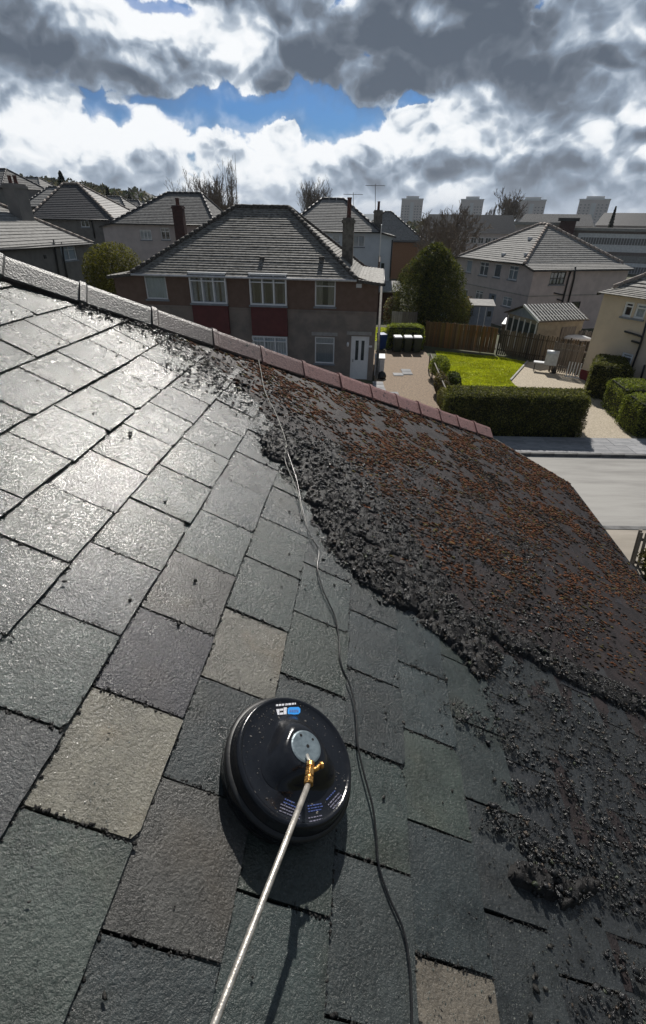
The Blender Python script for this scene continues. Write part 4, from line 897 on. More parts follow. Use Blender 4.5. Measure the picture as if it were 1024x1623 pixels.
for w in (bw[0], bw[1]):
    z_lo = bw[2]['z1']; m = MB(); bxw(m, F, w['u0'], w['u1'], z_lo + .02, w['z0'] - .10, .016, .2); m.build('bay_panel', 'render_red', h.root)
    m = MB(); bxw(m, F, w['u0'] - .05, w['u1'] + .05, w['z1'] + .003, w['z1'] + .03, .016, .24); m.build('bay_head', 'white_frame', h.root)
    m = MB(); bxw(m, F, w['u0'], w['u1'], .3, bw[2]['z0'] - .10, .002, .2); m.build('bay_panel', 'render_grey', h.root)
m = MB(); bxw(m, F, -cM, h.W + cM, zsp - .05, zsp + .02, .016, .05); m.build('string_course', 'render_grey', h.root)
for wx in ((499, 534, 530), (555, 533, 584)): a = h.hit('front', wx[0] - 5, wx[1] - 2); b = h.hit('front', wx[2] + 5, wx[1] - 2); m = MB(); bxw(m, F, a[0], b[0], a[1] + .02, a[1] + .20, .002, .03); m.build('lintel', 'concrete', h.root)
u, z = h.hit('front', 569, 453); m = MB(); bxw(m, F, u - .14, u + .14, z - .08, z + .1, .017, .08); m.build('vent_box', 'white_plastic', h.root)
u, z = h.hit('front', 551.5, 546); m = MB(); m.lathe([(.0, .0), (.05, .02), (.07, .12), (.05, .22), (0, .26)], 10, F(u, z - .1, .12)); m.build('wall_lantern', 'white_plastic', h.root, True)
u, z = h.hit('front', 587, 549); m = MB(); bxw(m, F, u - .1, u + .1, z - .05, z + .05, .002, .03); m.build('house_sign', 'white_plastic', h.root)
p = h.loc(at_y(551, 401, 31.2)); h.chimney(p[0], p[1], .62, .62, p[2] - .8, h.loc(at_y(551, 345, 31.2))[2], 1, ph=.95)
def on_front_slope(hs_, px_, py_):
    rr_ = ray(px_, py_)
    for k_ in range(200, 900):
        L_ = hs_.loc(CAM + rr_ * (k_ * .1))
        if -.3 < L_[1] < hs_.D / 2 and L_[2] <= hs_.ze + L_[1] / (hs_.D / 2) * (hs_.zr - hs_.ze): return tuple(L_)
    return (1, 1, hs_.ze)
for x_, y_ in ((510, 412), (416, 412)): m = MB(); m.box(-.13, .13, -.12, .12, 0, .16); o = m.build('roof_vent', 'ridge_tile_dark', h.root); o.location = on_front_slope(h, x_, y_)
h.pipe_px('right', [(601, 455), (592, 600)], .045, 'ridge_tile_dark')

# grey harled house on the right, seen on the corner
Pc = ground(848, 424, 4.85); angG = R(-72); Xg = np.array([math.cos(angG), math.sin(angG), 0]); WG, DG, cG = 12.0, 9.6, 1.1
g = House('harled_house', 'grey harled two storey house with ribbed hipped roof behind the workshop', (Pc - Xg * (WG - cG)) * (1, 1, 0), angG, WG - 2 * cG, DG, 5.15, 7.75, 4.0, cG, .45, 'harl_grey', 'tile_light', 'ridge_tile_pale', courses=20, runs=(4.4, 4.4), deep=.5)
for q in ((739, 412, 748, 432, 1), (760, 415, 774, 437, 2), (783, 418, 794, 440, 1), (806, 421, 821, 444, 2), (733, 458, 741, 472, 1), (753, 460, 765, 475, 2), (796, 470, 811, 486, 2)): g.win_px('front', *q, .3 if q[4] == 2 else None, curt='curtain' if q[0] in (806, 796, 739) else None, cov=1)
g.win_px('front', 773, 465, 785, 492, 1, None, door=True, lights=((.3, .7),), fm='shed_blue')
for q in ((872, 431, 896, 451, 2, .5, dict(fm='frame_dark', curt='curtain', cov=.7)), (861, 486, 881, 498, 2, .4, {}), (904, 478, 919, 495, 1, None, dict(fm='frame_dark'))): g.win_px('right', *q[:6], **q[6])
g.build()
g.pipe_px('right', [(905, 426), (900, 440), (886, 497), (884, 505)], .07); g.pipe_px('right', [(911, 422), (909, 440), (893, 505)], .07)
g.pipe_px('right', [(877, 464), (891, 467)], .05); g.pipe_px('right', [(882, 474), (889, 476)], .05)
F = g.face('front'); m = MB(); bxw(m, F, -cG, g.W + cG, 2.72, 2.80, .002, .03); m.build('string_course', 'concrete', g.root)
F = g.face('right'); m = MB(); bxw(m, F, 0, g.D, 2.72, 2.80, .002, .03); m.build('string_course', 'concrete', g.root)
for sx, sy in ((840, 380), (798, 405), (834, 405)):
    m = MB(); m.box(-.13, .13, -.16, .16, 0, .2); o = m.build('roof_vent', 'white_plastic', g.root)
    o.location = on_front_slope(g, sx, sy)

# cream house on the right edge
Pf = ground(918, 600, 0.0); angC = R(25); Xc = np.array([math.cos(angC), math.sin(angC), 0]); Yc = np.array([-math.sin(angC), math.cos(angC), 0]); DC, WC, cC = 9.0, 9.0, .9
cr = House('cream_house', 'cream harled house with mossy hipped roof and dark red base at the right edge', Pf - Yc * DC + Xc * cC, angC, WC, DC, 5.0, 8.0, 4.2, cC, .35, 'harl_cream', 'tile_mossy', 'ridge_tile_pale', courses=20)
for q in ((988, 478, 1003, 503, 1, .3, {}), (1006, 481, 1024, 506, 1, .3, dict(curt='curtain')), (960, 565, 977, 576, 1, None, {}), (983, 559, 1002, 580, 1, .3, dict(curt='curtain_beige'))): cr.win_px('left', *q[:6], fw=.10, **q[6])
cr.build(plinth='plinth_red')
F = cr.face('left'); a = cr.hit('left', 958, 556); b = cr.hit('left', 1005, 588); m = MB()
cr.pipe_px('left', [(1030, 500), (1017, 545), (1000, 592)], .05); cr.pipe_px('left', [(992, 525), (1012, 531), (1020, 534)], .05); cr.pipe_px('left', [(1003, 540), (1016, 544)], .05); cr.pipe_px('left', [(1024, 578), (1016, 605)], .05)

# grey pebbled house at the left edge
aL, bL = ground(0, 392, 6.15), ground(143, 383, 6.15); dL = unit((bL - aL) * (1, 1, 0)); angL = math.atan2(dL[1], dL[0]); LL = np.linalg.norm((bL - aL)[:2]); cL = .9
Pl = aL * (1, 1, 0) - dL * 2.5 + np.array([0, 0, .9])
lh = House('pebbled_house', 'dark grey pebbledashed house with broad brick chimney at the left edge', Pl, angL, LL + 2.5 - .2, 8.0, 5.3, 7.6, 4.0, 0, 0, 'harl_dark', 'tile_light', 'ridge_tile_pale', courses=15, deep=1.5)
lh.win_px('front', 97, 388, 121, 413, 2, .3, curt='curtain', cov=1)
lh.build()
lh.pipe_px('front', [(83, 380), (86, 400), (92, 438)], .06); lh.pipe_px('front', [(96, 384), (99, 410), (105, 440)], .06)
u, z = lh.hit('front', 71, 407); F = lh.face('front'); m = MB(); bxw(m, F, u - .12, u + .12, z - .1, z + .1, .002, .05); m.build('vent_box', 'frame_dark', lh.root)
# its chimney stands on the slope: find where the sight line enters the roof
rr = ray(36, 345)
for k in range(100, 800):
    Lq = lh.loc(CAM + rr * (k * .1))
    if Lq[2] <= 5.3 + max(0, Lq[1]) / 4.0 * 2.3 and Lq[1] > 0: break
dq = math.hypot(*(CAM + rr * (k * .1))[:2]); ztop = at_d(30, 303, dq)[2] - lh.P[2]; lh.chimney(Lq[0], Lq[1], 1.25, .8, Lq[2] - .6, ztop + .4, 2, 'harl_dark', ph=.45)

def simple_house(name, label, cornerpx, D_, ang, W, Dp, hEave, rise, c, drop, wallm, roofm, ridgem, wins=(), chim=None, anchor='fr', runs=None, pots=2, chm='brick_red', courses=20):
    """corner of the eave seen at cornerpx, D_ metres away; fr = front right end of the front eave"""
    e = at_d(*cornerpx, D_); X = np.array([math.cos(ang), math.sin(ang), 0]); base = e[2] - hEave
    P = e - X * (W - 2 * c) if anchor == 'fr' else e.copy(); P[2] = base
    hh_ = House(name, label, P, ang, W - 2 * c, Dp, hEave, hEave + rise, Dp / 2, c, drop, wallm, roofm, ridgem, courses=courses, runs=runs, deep=4, ridge_seg=.6)
    for w in wins: hh_.win_px(*w[:5], *(w[5:7] if len(w) > 5 else (2, None)), nosill=False, curt='curtain' if random.random() < .5 else None)
    hh_.build()
    if chim:
        cx, cyb, cyt, wd, fx = chim; Lb = fx; wz = hh_.world(fx); dd = math.hypot(wz[0], wz[1]); hh_.chimney(fx[0], fx[1], wd, wd * .8, fx[2], at_d(cx, cyt, dd)[2] - P[2], pots, chm, ph=.4)
    return hh_
# white house behind the brown one
wh = simple_house('white_house', 'pale blue-white rendered house with light grey roof behind the brown house', (603, 365), 52, R(-3), 11.6, 8.4, 5.0, 2.5, 1.2, .45, 'render_white', 'tile_light', 'tile_dark', (('front', 559, 373, 578, 391), ('front', 527, 372, 538, 383, 1, None)), runs=(3.4, 3.6))
wz = wh.loc(at_d(598, 362, 53.5)); wh.chimney(wz[0], wz[1], .8, .8, wz[2] - 1, wh.loc(at_d(598, 333, 53.5))[2], 1, 'chimney_render', ph=.7)
wh.pipe_px('front', [(622, 380), (618, 440)], .06); u, z = wh.hit('front', 606, 428); F = wh.face('front'); m = MB(); bxw(m, F, u - .15, u + .15, z - .6, z + .6, .002, .03); m.build('slit_window', 'glass_far', wh.root)
for nm_, x_, y0_, y1_ in (('aerial', 595, 330, 291), ('aerial', 560, 330, 305)):
    a = at_d(x_, y0_ + 6, 53.5); b = at_d(x_, y1_, 53.5); m = MB(); L = lambda p: wh.loc(p); m.bar(L(a), L(b), .05, .05, up=(0, 1, 0))
    c_ = L(b) - (0, 0, .15); m.bar(c_ - (.9, 0, 0), c_ + (.9, 0, 0), .04, .04)
    for k in range(-4, 5): m.bar(c_ + (k * .2, -.25, 0), c_ + (k * .2, .25, 0), .025, .025)
    m.build('aerial', 'metal_grey', wh.root)
# brown walled house further off
simple_house('brick_house', 'orange-brown walled house with pale hipped roof left of the towers', (674, 381), 84, R(0), 11, 8, 5.2, 3.6, 0, 0, 'brick_orange', 'tile_light', 'tile_dark', runs=(5.0, 5.0))
# dark roofed houses on the rise at the left
d3 = simple_house('slate_roofed_house', 'grey house under a dark slate roof with pale hip line on the left rise', (182, 345.5), 60, R(-1), 10.8, 9.5, 5.0, 3.0, 1.0, .5, 'harl_dark', 'tile_dark', 'ridge_tile_pale', (('front', 128, 348, 141, 360),), runs=(2.0, 5.2))
d3.pipe_px('front', [(145, 346), (151, 378)], .07)
d4 = simple_house('ribbed_roof_house', 'grey house with ribbed grey roof and tall red chimney left of the brown house', (342, 354), 56, R(-3), 12.6, 9, 5.1, 2.6, 1.0, .4, 'harl_grey', 'tile_grey', 'tile_dark', (('front', 222, 364, 240, 380, 3, None), ('front', 255, 361, 269, 380, 2, .3)), runs=(4.6, 2.4))
wz = d4.loc(at_d(285, 352, 55)); d4.chimney(wz[0], wz[1], .95, .8, wz[2] - 1.6, d4.loc(at_d(282, 326, 55))[2], 2, 'brick_red', ph=.6)
rf = [(38, 292, 110, 'tile_dark', R(15), 12), (4, 290, 95, 'tile_grey', R(-20), 12), (66, 296, 130, 'tile_light', R(-10), 10), (150, 322, 88, 'tile_light', R(8), 10), (206, 333, 96, 'tile_light', R(-5), 9), (232, 333, 120, 'tile_grey', R(-5), 12)]
lb = ['small dark hipped roof house high on the far left rise', 'grey roofed house at the left edge of the far rise', 'pale roofed house on the rise beside the dark hipped one', 'pale roofed house behind the dark slate roof', 'low pale roofed house before the distant firs', 'long grey roofed house under the distant hill']
for (x_, y_, dd, rm, aa, W_), l_ in zip(rf, lb): simple_house('hillside_house', l_, (x_, y_ + 6), dd, aa, W_, 8, 4.6, 2.4, 0, 0, 'harl_dark', rm, 'tile_dark', courses=8, runs=(3, 3))

# ------------------------------------------------------------------ long blocks and towers
def block(name, label, pxl, pxr, dist, zt_px, wall_h, depth, wallm, roofm, rows, ncol, roof_h, cat='building', winm='white_frame', base=None, gw=1.1, gh=1.2, ang=0):
    a = at_d(pxl, zt_px, dist); b = at_d(pxr, zt_px, dist); b[2] = a[2]; X = unit((b - a) * (1, 1, 0)); ang = math.atan2(X[1], X[0]); W = float(np.linalg.norm((b - a)[:2])); P = a.copy(); P[2] = a[2] - wall_h
    r = thing(name, label, cat, P, ang); m = MB(); m.box(0, W, 0, depth, -6, wall_h); m.build('wall', wallm, r)
    m = MB()
    if roof_h > 0:
        m.poly([(-.4, -.4, wall_h), (W + .4, -.4, wall_h), (W - 1, depth / 2, wall_h + roof_h), (1, depth / 2, wall_h + roof_h)]); m.poly([(W + .4, depth + .4, wall_h), (-.4, depth + .4, wall_h), (1, depth / 2, wall_h + roof_h), (W - 1, depth / 2, wall_h + roof_h)])
        m.poly([(W + .4, -.4, wall_h), (W + .4, depth + .4, wall_h), (W - 1, depth / 2, wall_h + roof_h)]); m.poly([(-.4, depth + .4, wall_h), (-.4, -.4, wall_h), (1, depth / 2, wall_h + roof_h)])
    else: m.box(-.5, W + .5, -.5, depth + .5, wall_h + .002, wall_h + .5)
    m.build('roof', roofm, r)
    fr = MB(); w2, h2 = gw / 2, gh / 2; f = .12
    fr.box(-w2, w2, -.06, -.002, -h2, -h2 + f); fr.box(-w2, w2, -.06, -.002, h2 - f, h2); fr.box(-w2, -w2 + f, -.06, -.002, -h2 + f, h2 - f); fr.box(w2 - f, w2, -.06, -.002, -h2 + f, h2 - f); fr.box(-f / 3, f / 3, -.055, -.002, -h2 + f, h2 - f); fme = fr.mesh('window', winm)
    pn = MB(); pn.box(-w2 + f, w2 - f, -.03, -.002, -h2 + f, h2 - f); pme = pn.mesh('pane', 'glass_far')
    for zz in rows:
        for i in range(ncol):
            w = link('window', fme, r, ((i + .5) * W / ncol, 0, wall_h - zz)); link('pane', pme, w)
    return r, W, P, X
block('tenement_block', 'long grey tenement with dark pitched roof and white windows below the left towers', 669, 817, 150, 368, 9, 9, 'harl_grey', 'tile_dark', (1.6, 4.4, 7.2), 13, 4.2, gw=1.5, gh=1.4)
rr_, Wb, Pb, Xb = block('school_block', 'three storey flat roofed block with bands of white windows at the right', 905, 1060, 118, 365, 11, 12, 'school_wall', 'concrete', (), 1, 0)
fme = None
for zz, hb in ((1.9, 3.0), (6.6, 2.9)):
    m = MB(); m.box(1.5, Wb, -.08, -.003, 11 - zz - hb / 2, 11 - zz + hb / 2); pnl = m.build('window_band', 'white_plastic', rr_)
    pn = MB(); pn.box(-.2, .2, -.02, 0, -.55, .55); pme = pn.mesh('pane', 'glass_dull')
    for i in range(28): o = link('pane', pme, pnl, (2.3 + i * (Wb - 3) / 28, -.082, 11 - zz + .25))
m = MB(); m.box(1.5, Wb, -.05, -.003, 4.4 + 1.55, 4.4 + 2.6); m.build('wall_band', 'concrete', rr_)
rr2, Wb2, _, _ = block('brick_tower', 'square red brick stair tower joining the flat roofed blocks', 889, 914, 116, 350, 13, 6, 'brick_red', 'roof_felt', (), 1, 0)
block('low_block', 'long flat roofed grey block with white fascia left of the red brick tower', 818, 890, 122, 356, 12, 9, 'harl_grey', 'concrete', (2.4, 5.5), 11, 0, gw=1.3, gh=1.5)
block('rear_terrace', 'dark roofed terrace behind the flat roofed block at the right edge', 945, 1050, 170, 357, 8, 9, 'harl_grey', 'tile_dark', (1.6,), 10, 3, gw=1.4, gh=1.4)
block('rear_terrace', 'grey roofed terrace behind the low block below the third tower', 822, 940, 175, 357, 8, 9, 'harl_grey', 'tile_grey', (1.6,), 10, 3, gw=1.4, gh=1.4)
tw_lb = ['leftmost of the four distant high-rise blocks', 'second distant high-rise block from the left, left of the bare tree', 'third distant high-rise block, right of the bare tree', 'rightmost and broadest of the distant high-rise blocks']
for (x0, x1, yt), l_ in zip(((637, 671, 316), (731, 767, 317), (823, 866, 318), (919, 968, 317)), tw_lb):
    dist = 720; a = at_d(x0, yt, dist); b = at_d(x1, yt, dist); X = unit((b - a) * (1, 1, 0)); W = float(np.linalg.norm((b - a)[:2])); P = a * (1, 1, 0); H = a[2]
    t = thing('tower_block', l_, 'tower block', P, math.atan2(X[1], X[0]), 'high-rise blocks on the skyline'); m = MB(); m.box(0, W, 0, W * .8, -5, H); m.build('wall', 'tower_clad', t)
    m = MB(); m.box(-.5, W + .5, -.5, W * .8 + .5, H + .01, H + 1.2); m.build('parapet', 'tower_clad_light', t); m = MB(); m.box(W * .2, W * .8, W * .2, W * .6, H + 1.2, H + 4.0); m.build('plant_room', 'tower_clad_light', t)
    m = MB(); m.box(W * .42, W * .58, -.3, -.02, 0, H - 3); m.build('light_panel', 'tower_clad_light', t)
    wm = MB(); wm.box(-.8, .8, -.12, -.03, -.5, .5); wme = wm.mesh('window', 'glass_dull')
    for i in range(int((H - 4) / 2.9)):
        for u in (.08, .22, .34, .66, .78, .92): link('window', wme, t, (W * u, 0, 2.5 + i * 2.9))

# far hills
m = MB(); xs = np.linspace(-3500, 4000, 90); rh = lambda x: 22 + 56 * max(0, 1 - abs(x + 880) / 560) ** 1.2 + 12 * math.sin(x * .0027 + 1) + 6 * math.sin(x * .011) + 3 * math.sin(x * .033)
for i in range(len(xs) - 1):
    a, b = xs[i], xs[i + 1]; m.poly([(a, 2000, -5), (b, 2000, -5), (b, 2500, rh(b)), (a, 2500, rh(a))]); m.poly([(a, 2500, rh(a)), (b, 2500, rh(b)), (b, 3400, 0), (a, 3400, 0)])
tag(m.build('hills', 'hill', smooth=True), 'low blue hills along the horizon', kind='structure')

# ================================================================== VEGETATION
def crown_points(n, c, r, lobes, seed=0, shell=.55, flat=0.0):
    """points through a lumpy crown; returns P, outward normals, depth 0 (inside) .. 1 (surface)"""
    g = np.random.default_rng(seed); d = g.normal(size=(n, 3)); d /= np.linalg.norm(d, axis=1)[:, None]
    k = np.zeros(n)
    for i in range(lobes): v = g.normal(size=3); v /= np.linalg.norm(v); k += g.uniform(.3, 1) * np.clip(d @ v, 0, 1) ** 6
    rad = .78 + .30 * k / (k.max() + 1e-6); u = shell + (1 - shell) * g.uniform(0, 1, n) ** .45
    P = d * (rad * u)[:, None] * np.array(r) + np.array(c); return P, d, u
def leafy(name, label, cat, P, N_, size, cols, root=None, tilt=.8, asp=.5, shade=None):
    V, F = leaf_quads(P, N_, size, tilt, asp); cols = np.array(cols); C = cols[rng.integers(0, len(cols), len(P))] * rng.uniform(.7, 1.3, (len(P), 1)) * (.55 + .9 * fbm(P[:, 0] * 1.6 + P[:, 1] * .9, P[:, 2] * 1.8 + P[:, 1] * .7, 3, 17))[:, None]; return V, F, np.repeat(C, 4, 0)
def leaf_obj(name, P, N_, size, cols, parent, tilt=.8, asp=.5):
    V, F, C = leafy(name, '', '', P, N_, size, cols, None, tilt, asp); o = np_mesh(name, V, F, 'leaf', C, parent=parent); return o
def shrub(name, label, loc, r, n, size, cols, cat='shrub', lobes=7, group=None, stems=5, shell=.35, core=True):
    t = thing(name, label, cat, loc, 0, group); P, d, u = crown_points(n, (0, 0, r[2]), r, lobes, int(abs(loc[0] * 100 + loc[1] * 10)), shell); P[:, 2] = np.maximum(P[:, 2], .03)
    leaf_obj('foliage', P, d, size, cols, t)
    m = MB()
    for i in range(stems): a = 2 * math.pi * i / stems; m.tube([(0, 0, -.05), (r[0] * .25 * math.cos(a), r[1] * .25 * math.sin(a), r[2] * .7), (r[0] * .6 * math.cos(a + .3), r[1] * .6 * math.sin(a + .3), r[2] * 1.5)], [.03, .02, .008], 5)
    m.build('stems', 'bark', t); return t
def hedge(name, label, pts, wd, ht, n, size=.035, cols=None, ang=0, group='clipped hedges', rnd=.25, topcol=None):
    """box hedge along a footprint quad pts (4 ground corners, anticlockwise)"""
    c = np.mean(np.array(pts, float), 0); t = thing(name, label, 'hedge', (c[0], c[1], 0), 0, group); Q = np.array(pts, float) - c[:2]
    cols = cols or [(.11, .115, .035), (.14, .14, .04), (.075, .08, .028), (.21, .20, .075), (.05, .055, .022)]
    def sh(k): return [tuple(q * (1 - k)) for q in Q]
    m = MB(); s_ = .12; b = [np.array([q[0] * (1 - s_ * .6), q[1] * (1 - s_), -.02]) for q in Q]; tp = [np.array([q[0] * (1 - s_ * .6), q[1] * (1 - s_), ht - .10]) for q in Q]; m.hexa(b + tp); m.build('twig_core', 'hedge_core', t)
    # leaves over the four sides and the top, thinning towards the foot
    P, Nn = [], []; L = [np.linalg.norm(Q[(i + 1) % 4] - Q[i]) for i in range(4)]; area = [l * ht for l in L] + [L[0] * L[1] * 1.2]; tot = sum(area)
    for i in range(5):
        k = int(n * area[i] / tot)
        if i < 4:
            u = rng.random(k); z = rng.random(k) ** .85 * ht; a, b_ = Q[i], Q[(i + 1) % 4]; nv = np.array([(b_ - a)[1], -(b_ - a)[0]]); nv = nv / np.linalg.norm(nv)
            off = rng.normal(0, .055, k) - .03 - rnd * np.clip((z / ht - .8) / .2, 0, 1) ** 2 + .13 * (fbm(u * L[i] * 1.7, z * 1.7, 3, i) - .5) * 2; p = a + np.outer(u, b_ - a) + np.outer(off, nv); P.append(np.stack([p[:, 0], p[:, 1], z], 1)); Nn.append(np.tile([nv[0], nv[1], .35], (k, 1)))
        else:
            u, v = rng.random(k), rng.random(k); p = (Q[0][None] * ((1 - u) * (1 - v))[:, None] + Q[1][None] * (u * (1 - v))[:, None] + Q[2][None] * (u * v)[:, None] + Q[3][None] * ((1 - u) * v)[:, None]) * .97
            e_ = np.minimum(np.minimum(u, 1 - u) * L[0], np.minimum(v, 1 - v) * L[1]); z = ht - rnd * .6 * np.clip(1 - e_ / .3, 0, 1) ** 2 + rng.normal(0, .03, k); P.append(np.stack([p[:, 0], p[:, 1], z], 1)); Nn.append(np.tile([0, 0, 1.], (k, 1)))
    P = np.concatenate(P); Nn = np.concatenate(Nn); leaf_obj('foliage', P, Nn, size, cols, t, .9, .55); return t
# the long hedge below the lawn, rounded end bulging to the right
hedge('clipped_hedge', 'long dark green clipped hedge standing at the footway below the lawn', [(4.95, 18.95), (10.85, 18.9), (11.35, 20.35), (5.3, 20.6)], 1.4, 1.75, 52000, .034, rnd=.30)
gcol = [(.24, .27, .05), (.18, .21, .04), (.13, .16, .035), (.28, .30, .07)]
hedge('clipped_hedge', 'round topped bright hedge behind the three bins', [(4.35, 34.9), (6.9, 34.9), (6.8, 36.3), (4.4, 36.3)], 1, 1.55, 9000, .06, gcol, rnd=.6)
hedge('clipped_hedge', 'dark tall hedge closest to the red base of the cream house', [(13.6, 24.6), (15.2, 23.6), (16.3, 26.4), (14.9, 27.0)], 1, 1.75, 14000, .04, rnd=.35)
hedge('clipped_hedge', 'middle light green rounded hedge beside the gravel drive', [(13.55, 21.2), (16.0, 21.0), (16.2, 23.0), (13.8, 23.2)], 1, 1.5, 15000, .036, gcol + [(.07, .09, .025)], rnd=.5)
hedge('clipped_hedge', 'nearest rounded hedge at the right edge beside the footway', [(13.2, 19.2), (16.2, 19.1), (16.3, 20.7), (13.3, 20.8)], 1, 1.5, 18000, .034, gcol + [(.06, .08, .022)], rnd=.5)
# shrubs dividing the gravel yard from the lawn
for (x_, y_), r, l_, cl in (((6.55, 27.6), (.75, .8, .75), 'bright leafed bush at the far end of the shrub row by the lawn', gcol), ((6.0, 24.3), (.45, 1.2, .62), 'brown twiggy shrub in the row between gravel yard and lawn', [(.10, .075, .045), (.07, .06, .03), (.12, .11, .05), (.14, .10, .06)]),
                        ((5.7, 21.9), (.5, 1.0, .6), 'yellowish green shrub nearest the hip tiles in the row by the lawn', [(.17, .16, .06), (.12, .12, .045), (.20, .17, .08)]), ((6.9, 25.4), (.4, 1.0, .5), 'low dark green plant leaning over the left edge of the lawn', [(.06, .08, .025), (.09, .11, .03), (.04, .05, .02)])):
    shrub('garden_shrub', l_, (x_, y_, 0), r, 3600, .05, cl)
m = MB(); a, b = ground(664, 565) * (1, 1, 0) + (0, 0, .9), ground(692, 640) * (1, 1, 0) + (0, 0, .9); p0, p1 = np.array([6.3, 29.3, 0]), np.array([5.6, 20.4, 0])
rl_t = thing('rustic_rail', 'weathered leaning wooden rail running along the shrub row', 'fence', tuple(p0)); 
for k in range(6): q = (p1 - p0) * k / 5; MB().bar(q, q + (random.uniform(-.1, .1), 0, 1.05), .07, .07).build('post', 'wood_grey', rl_t)
MB().bar((0, 0, 1.0), (p1 - p0) + (0, 0, .95), .06, .05).build('rail', 'wood_grey', rl_t)

# conifer behind the yard
cx, cy = 8.3, 41.5; t = thing('conifer_tree', 'large dark green bushy conifer standing behind the brown board fence', 'tree', (cx, cy, 0))
n = 48000; u = rng.random(n) ** .8; z = .2 + 6.1 * u; prof = np.interp(z / 6.3, [0, .12, .35, .6, .8, .93, 1.0], [2.4, 2.95, 3.05, 2.6, 1.85, 1.05, .3]); a = rng.uniform(0, 2 * np.pi, n)
lump = fbm(a * 2.2, z * .9, 4, 12); rr = prof * (.66 + .62 * lump) * (1 - .50 * rng.random(n) ** 1.8); P = np.stack([rr * np.cos(a), rr * np.sin(a), z + rng.normal(0, .1, n)], 1)
leaf_obj('crown', P, np.stack([np.cos(a), np.sin(a), .5 + 0 * a], 1), .085, [(.07, .085, .022), (.04, .052, .016), (.10, .11, .028), (.028, .035, .012), (.18, .17, .04)], t, .7, .3)
MB().tube([(0, 0, -.1), (0.05, 0, 2.5), (0, 0, 6.0)], [.22, .16, .05], 8).build('trunk', 'bark', t)
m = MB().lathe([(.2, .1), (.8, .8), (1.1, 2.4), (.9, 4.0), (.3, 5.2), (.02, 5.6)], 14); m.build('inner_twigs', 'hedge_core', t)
# olive tree at the left
cL_ = at_d(182, 412, 36); zt = cL_[2]; t = thing('willow_tree', 'yellow-green leafing tree between the left houses and the brown house', 'tree', (cL_[0] - .3, cL_[1], 0)); P, d, u = crown_points(15000, (0, 0, 4.6), (2.1, 2.0, 2.2), 10, 5, .3); leaf_obj('crown', P, d, .07, [(.14, .13, .03), (.10, .10, .025), (.07, .07, .02), (.17, .15, .045)], t, .9, .4)
P, d, u = crown_points(6000, (2.6, 1.5, 4.6), (2.2, 1.5, 1.1), 8, 6, .3); leaf_obj('side_crown', P, d, .07, [(.14, .13, .03), (.10, .10, .025), (.17, .15, .045)], t, .9, .4)
MB().tube([(0, 0, -.3), (.1, 0, 2.5), (0, .1, 5.5)], [.2, .15, .05], 8).build('trunk', 'bark', t)
# shrubs behind the fence
p = ground(684, 530); shrub('flowering_shrub', 'dark shrub dotted with small white flowers at the foot of the conifer', (p[0] - .2, p[1] + .8, 0), (1.9, .9, 1.15), 4500, .07, [(.03, .04, .025), (.05, .06, .04), (.02, .03, .02), (.35, .40, .42)], 'shrub')
p = ground(735, 535); shrub('flowering_shrub', 'reddish olive shrub with pink blossom left of the blue shed', (p[0], p[1] + 3.2, 0), (2.0, 1.1, 1.35), 5000, .075, [(.10, .075, .03), (.14, .10, .04), (.07, .06, .025), (.09, .05, .03)], 'shrub')
p = ground(752, 530); shrub('blossom_shrub', 'small pale pink blossoming bush beside the blue shed', (p[0] + .3, p[1] + 4.6, 0), (.8, .6, 1.25), 1500, .07, [(.40, .28, .22), (.30, .2, .15), (.12, .1, .05)], 'shrub')
p = ground(608, 500); shrub('garden_shrub', 'dark shrub with pale twigs beside the rear corner of the brown house', (p[0] - .1, 42, 0), (1.0, .8, 1.5), 1600, .08, [(.10, .05, .04), (.05, .05, .03), (.2, .2, .16)], 'shrub')
p = ground(1010, 640); shrub('garden_shrub', 'reddish twiggy shrub behind the rounded hedges by the cream wall', (17.2, 22.6, 0), (.6, .8, .7), 1500, .06, [(.16, .10, .08), (.2, .14, .12), (.08, .06, .04)], 'shrub')

# bare trees
def bare_tree(name, label, loc, H, spread, depth, mt='bark', seed=0, group=None, multi=1, rad=.16, up=.25, lean=0, ang0=.5, tip=.012):
    g = random.Random(seed); t = thing(name, label, 'tree', loc, 0, group); trunk, tw = MB(), MB()
    def grow(p, d, L, r, k):
        n = 3; pts, rad_ = [p], [r]
        for i in range(n): d = unit(d + np.array([g.uniform(-.18, .18), g.uniform(-.18, .18), g.uniform(-.05, .12)])); p = p + d * L / n; pts.append(p); rad_.append(max(tip, r * (1 - .4 * (i + 1) / n)))
        (trunk if k < 2 else tw).tube(pts, rad_, 6 if k < 2 else (4 if k < depth - 1 else 3), caps=False)
        if k >= depth: return
        for q in range(g.choice((2, 3, 3)) if k else 4 + multi):
            a = g.uniform(0, 2 * math.pi); s_ = g.uniform(.5, 1) * ang0 * spread; j = g.randint(1, n); x = unit(np.cross(d, (g.uniform(-1, 1), g.uniform(-1, 1), .1))); nd = unit(d * math.cos(s_) + x * math.sin(s_) + np.array([0, 0, up])); grow(pts[j] if k else pts[g.randint(2, n)], nd, L * g.uniform(.55, .82), max(tip, rad_[j] * .62), k + 1)
    for i in range(multi): grow(np.array([g.uniform(-.3, .3) * (multi > 1), 0, -.2]), unit((g.uniform(-.2, .2) * (multi > 1) + lean, g.uniform(-.2, .2) * (multi > 1), 1)), H * .34, rad, 0)
    trunk.build('trunk', mt, t); tw.build('crown', mt, t); return t
def gnd_at(px_, dist): q = azel(px_, 340); x, y = dist * math.sin(q[0]), dist * math.cos(q[0]); return x, y, float(terr(x, y))
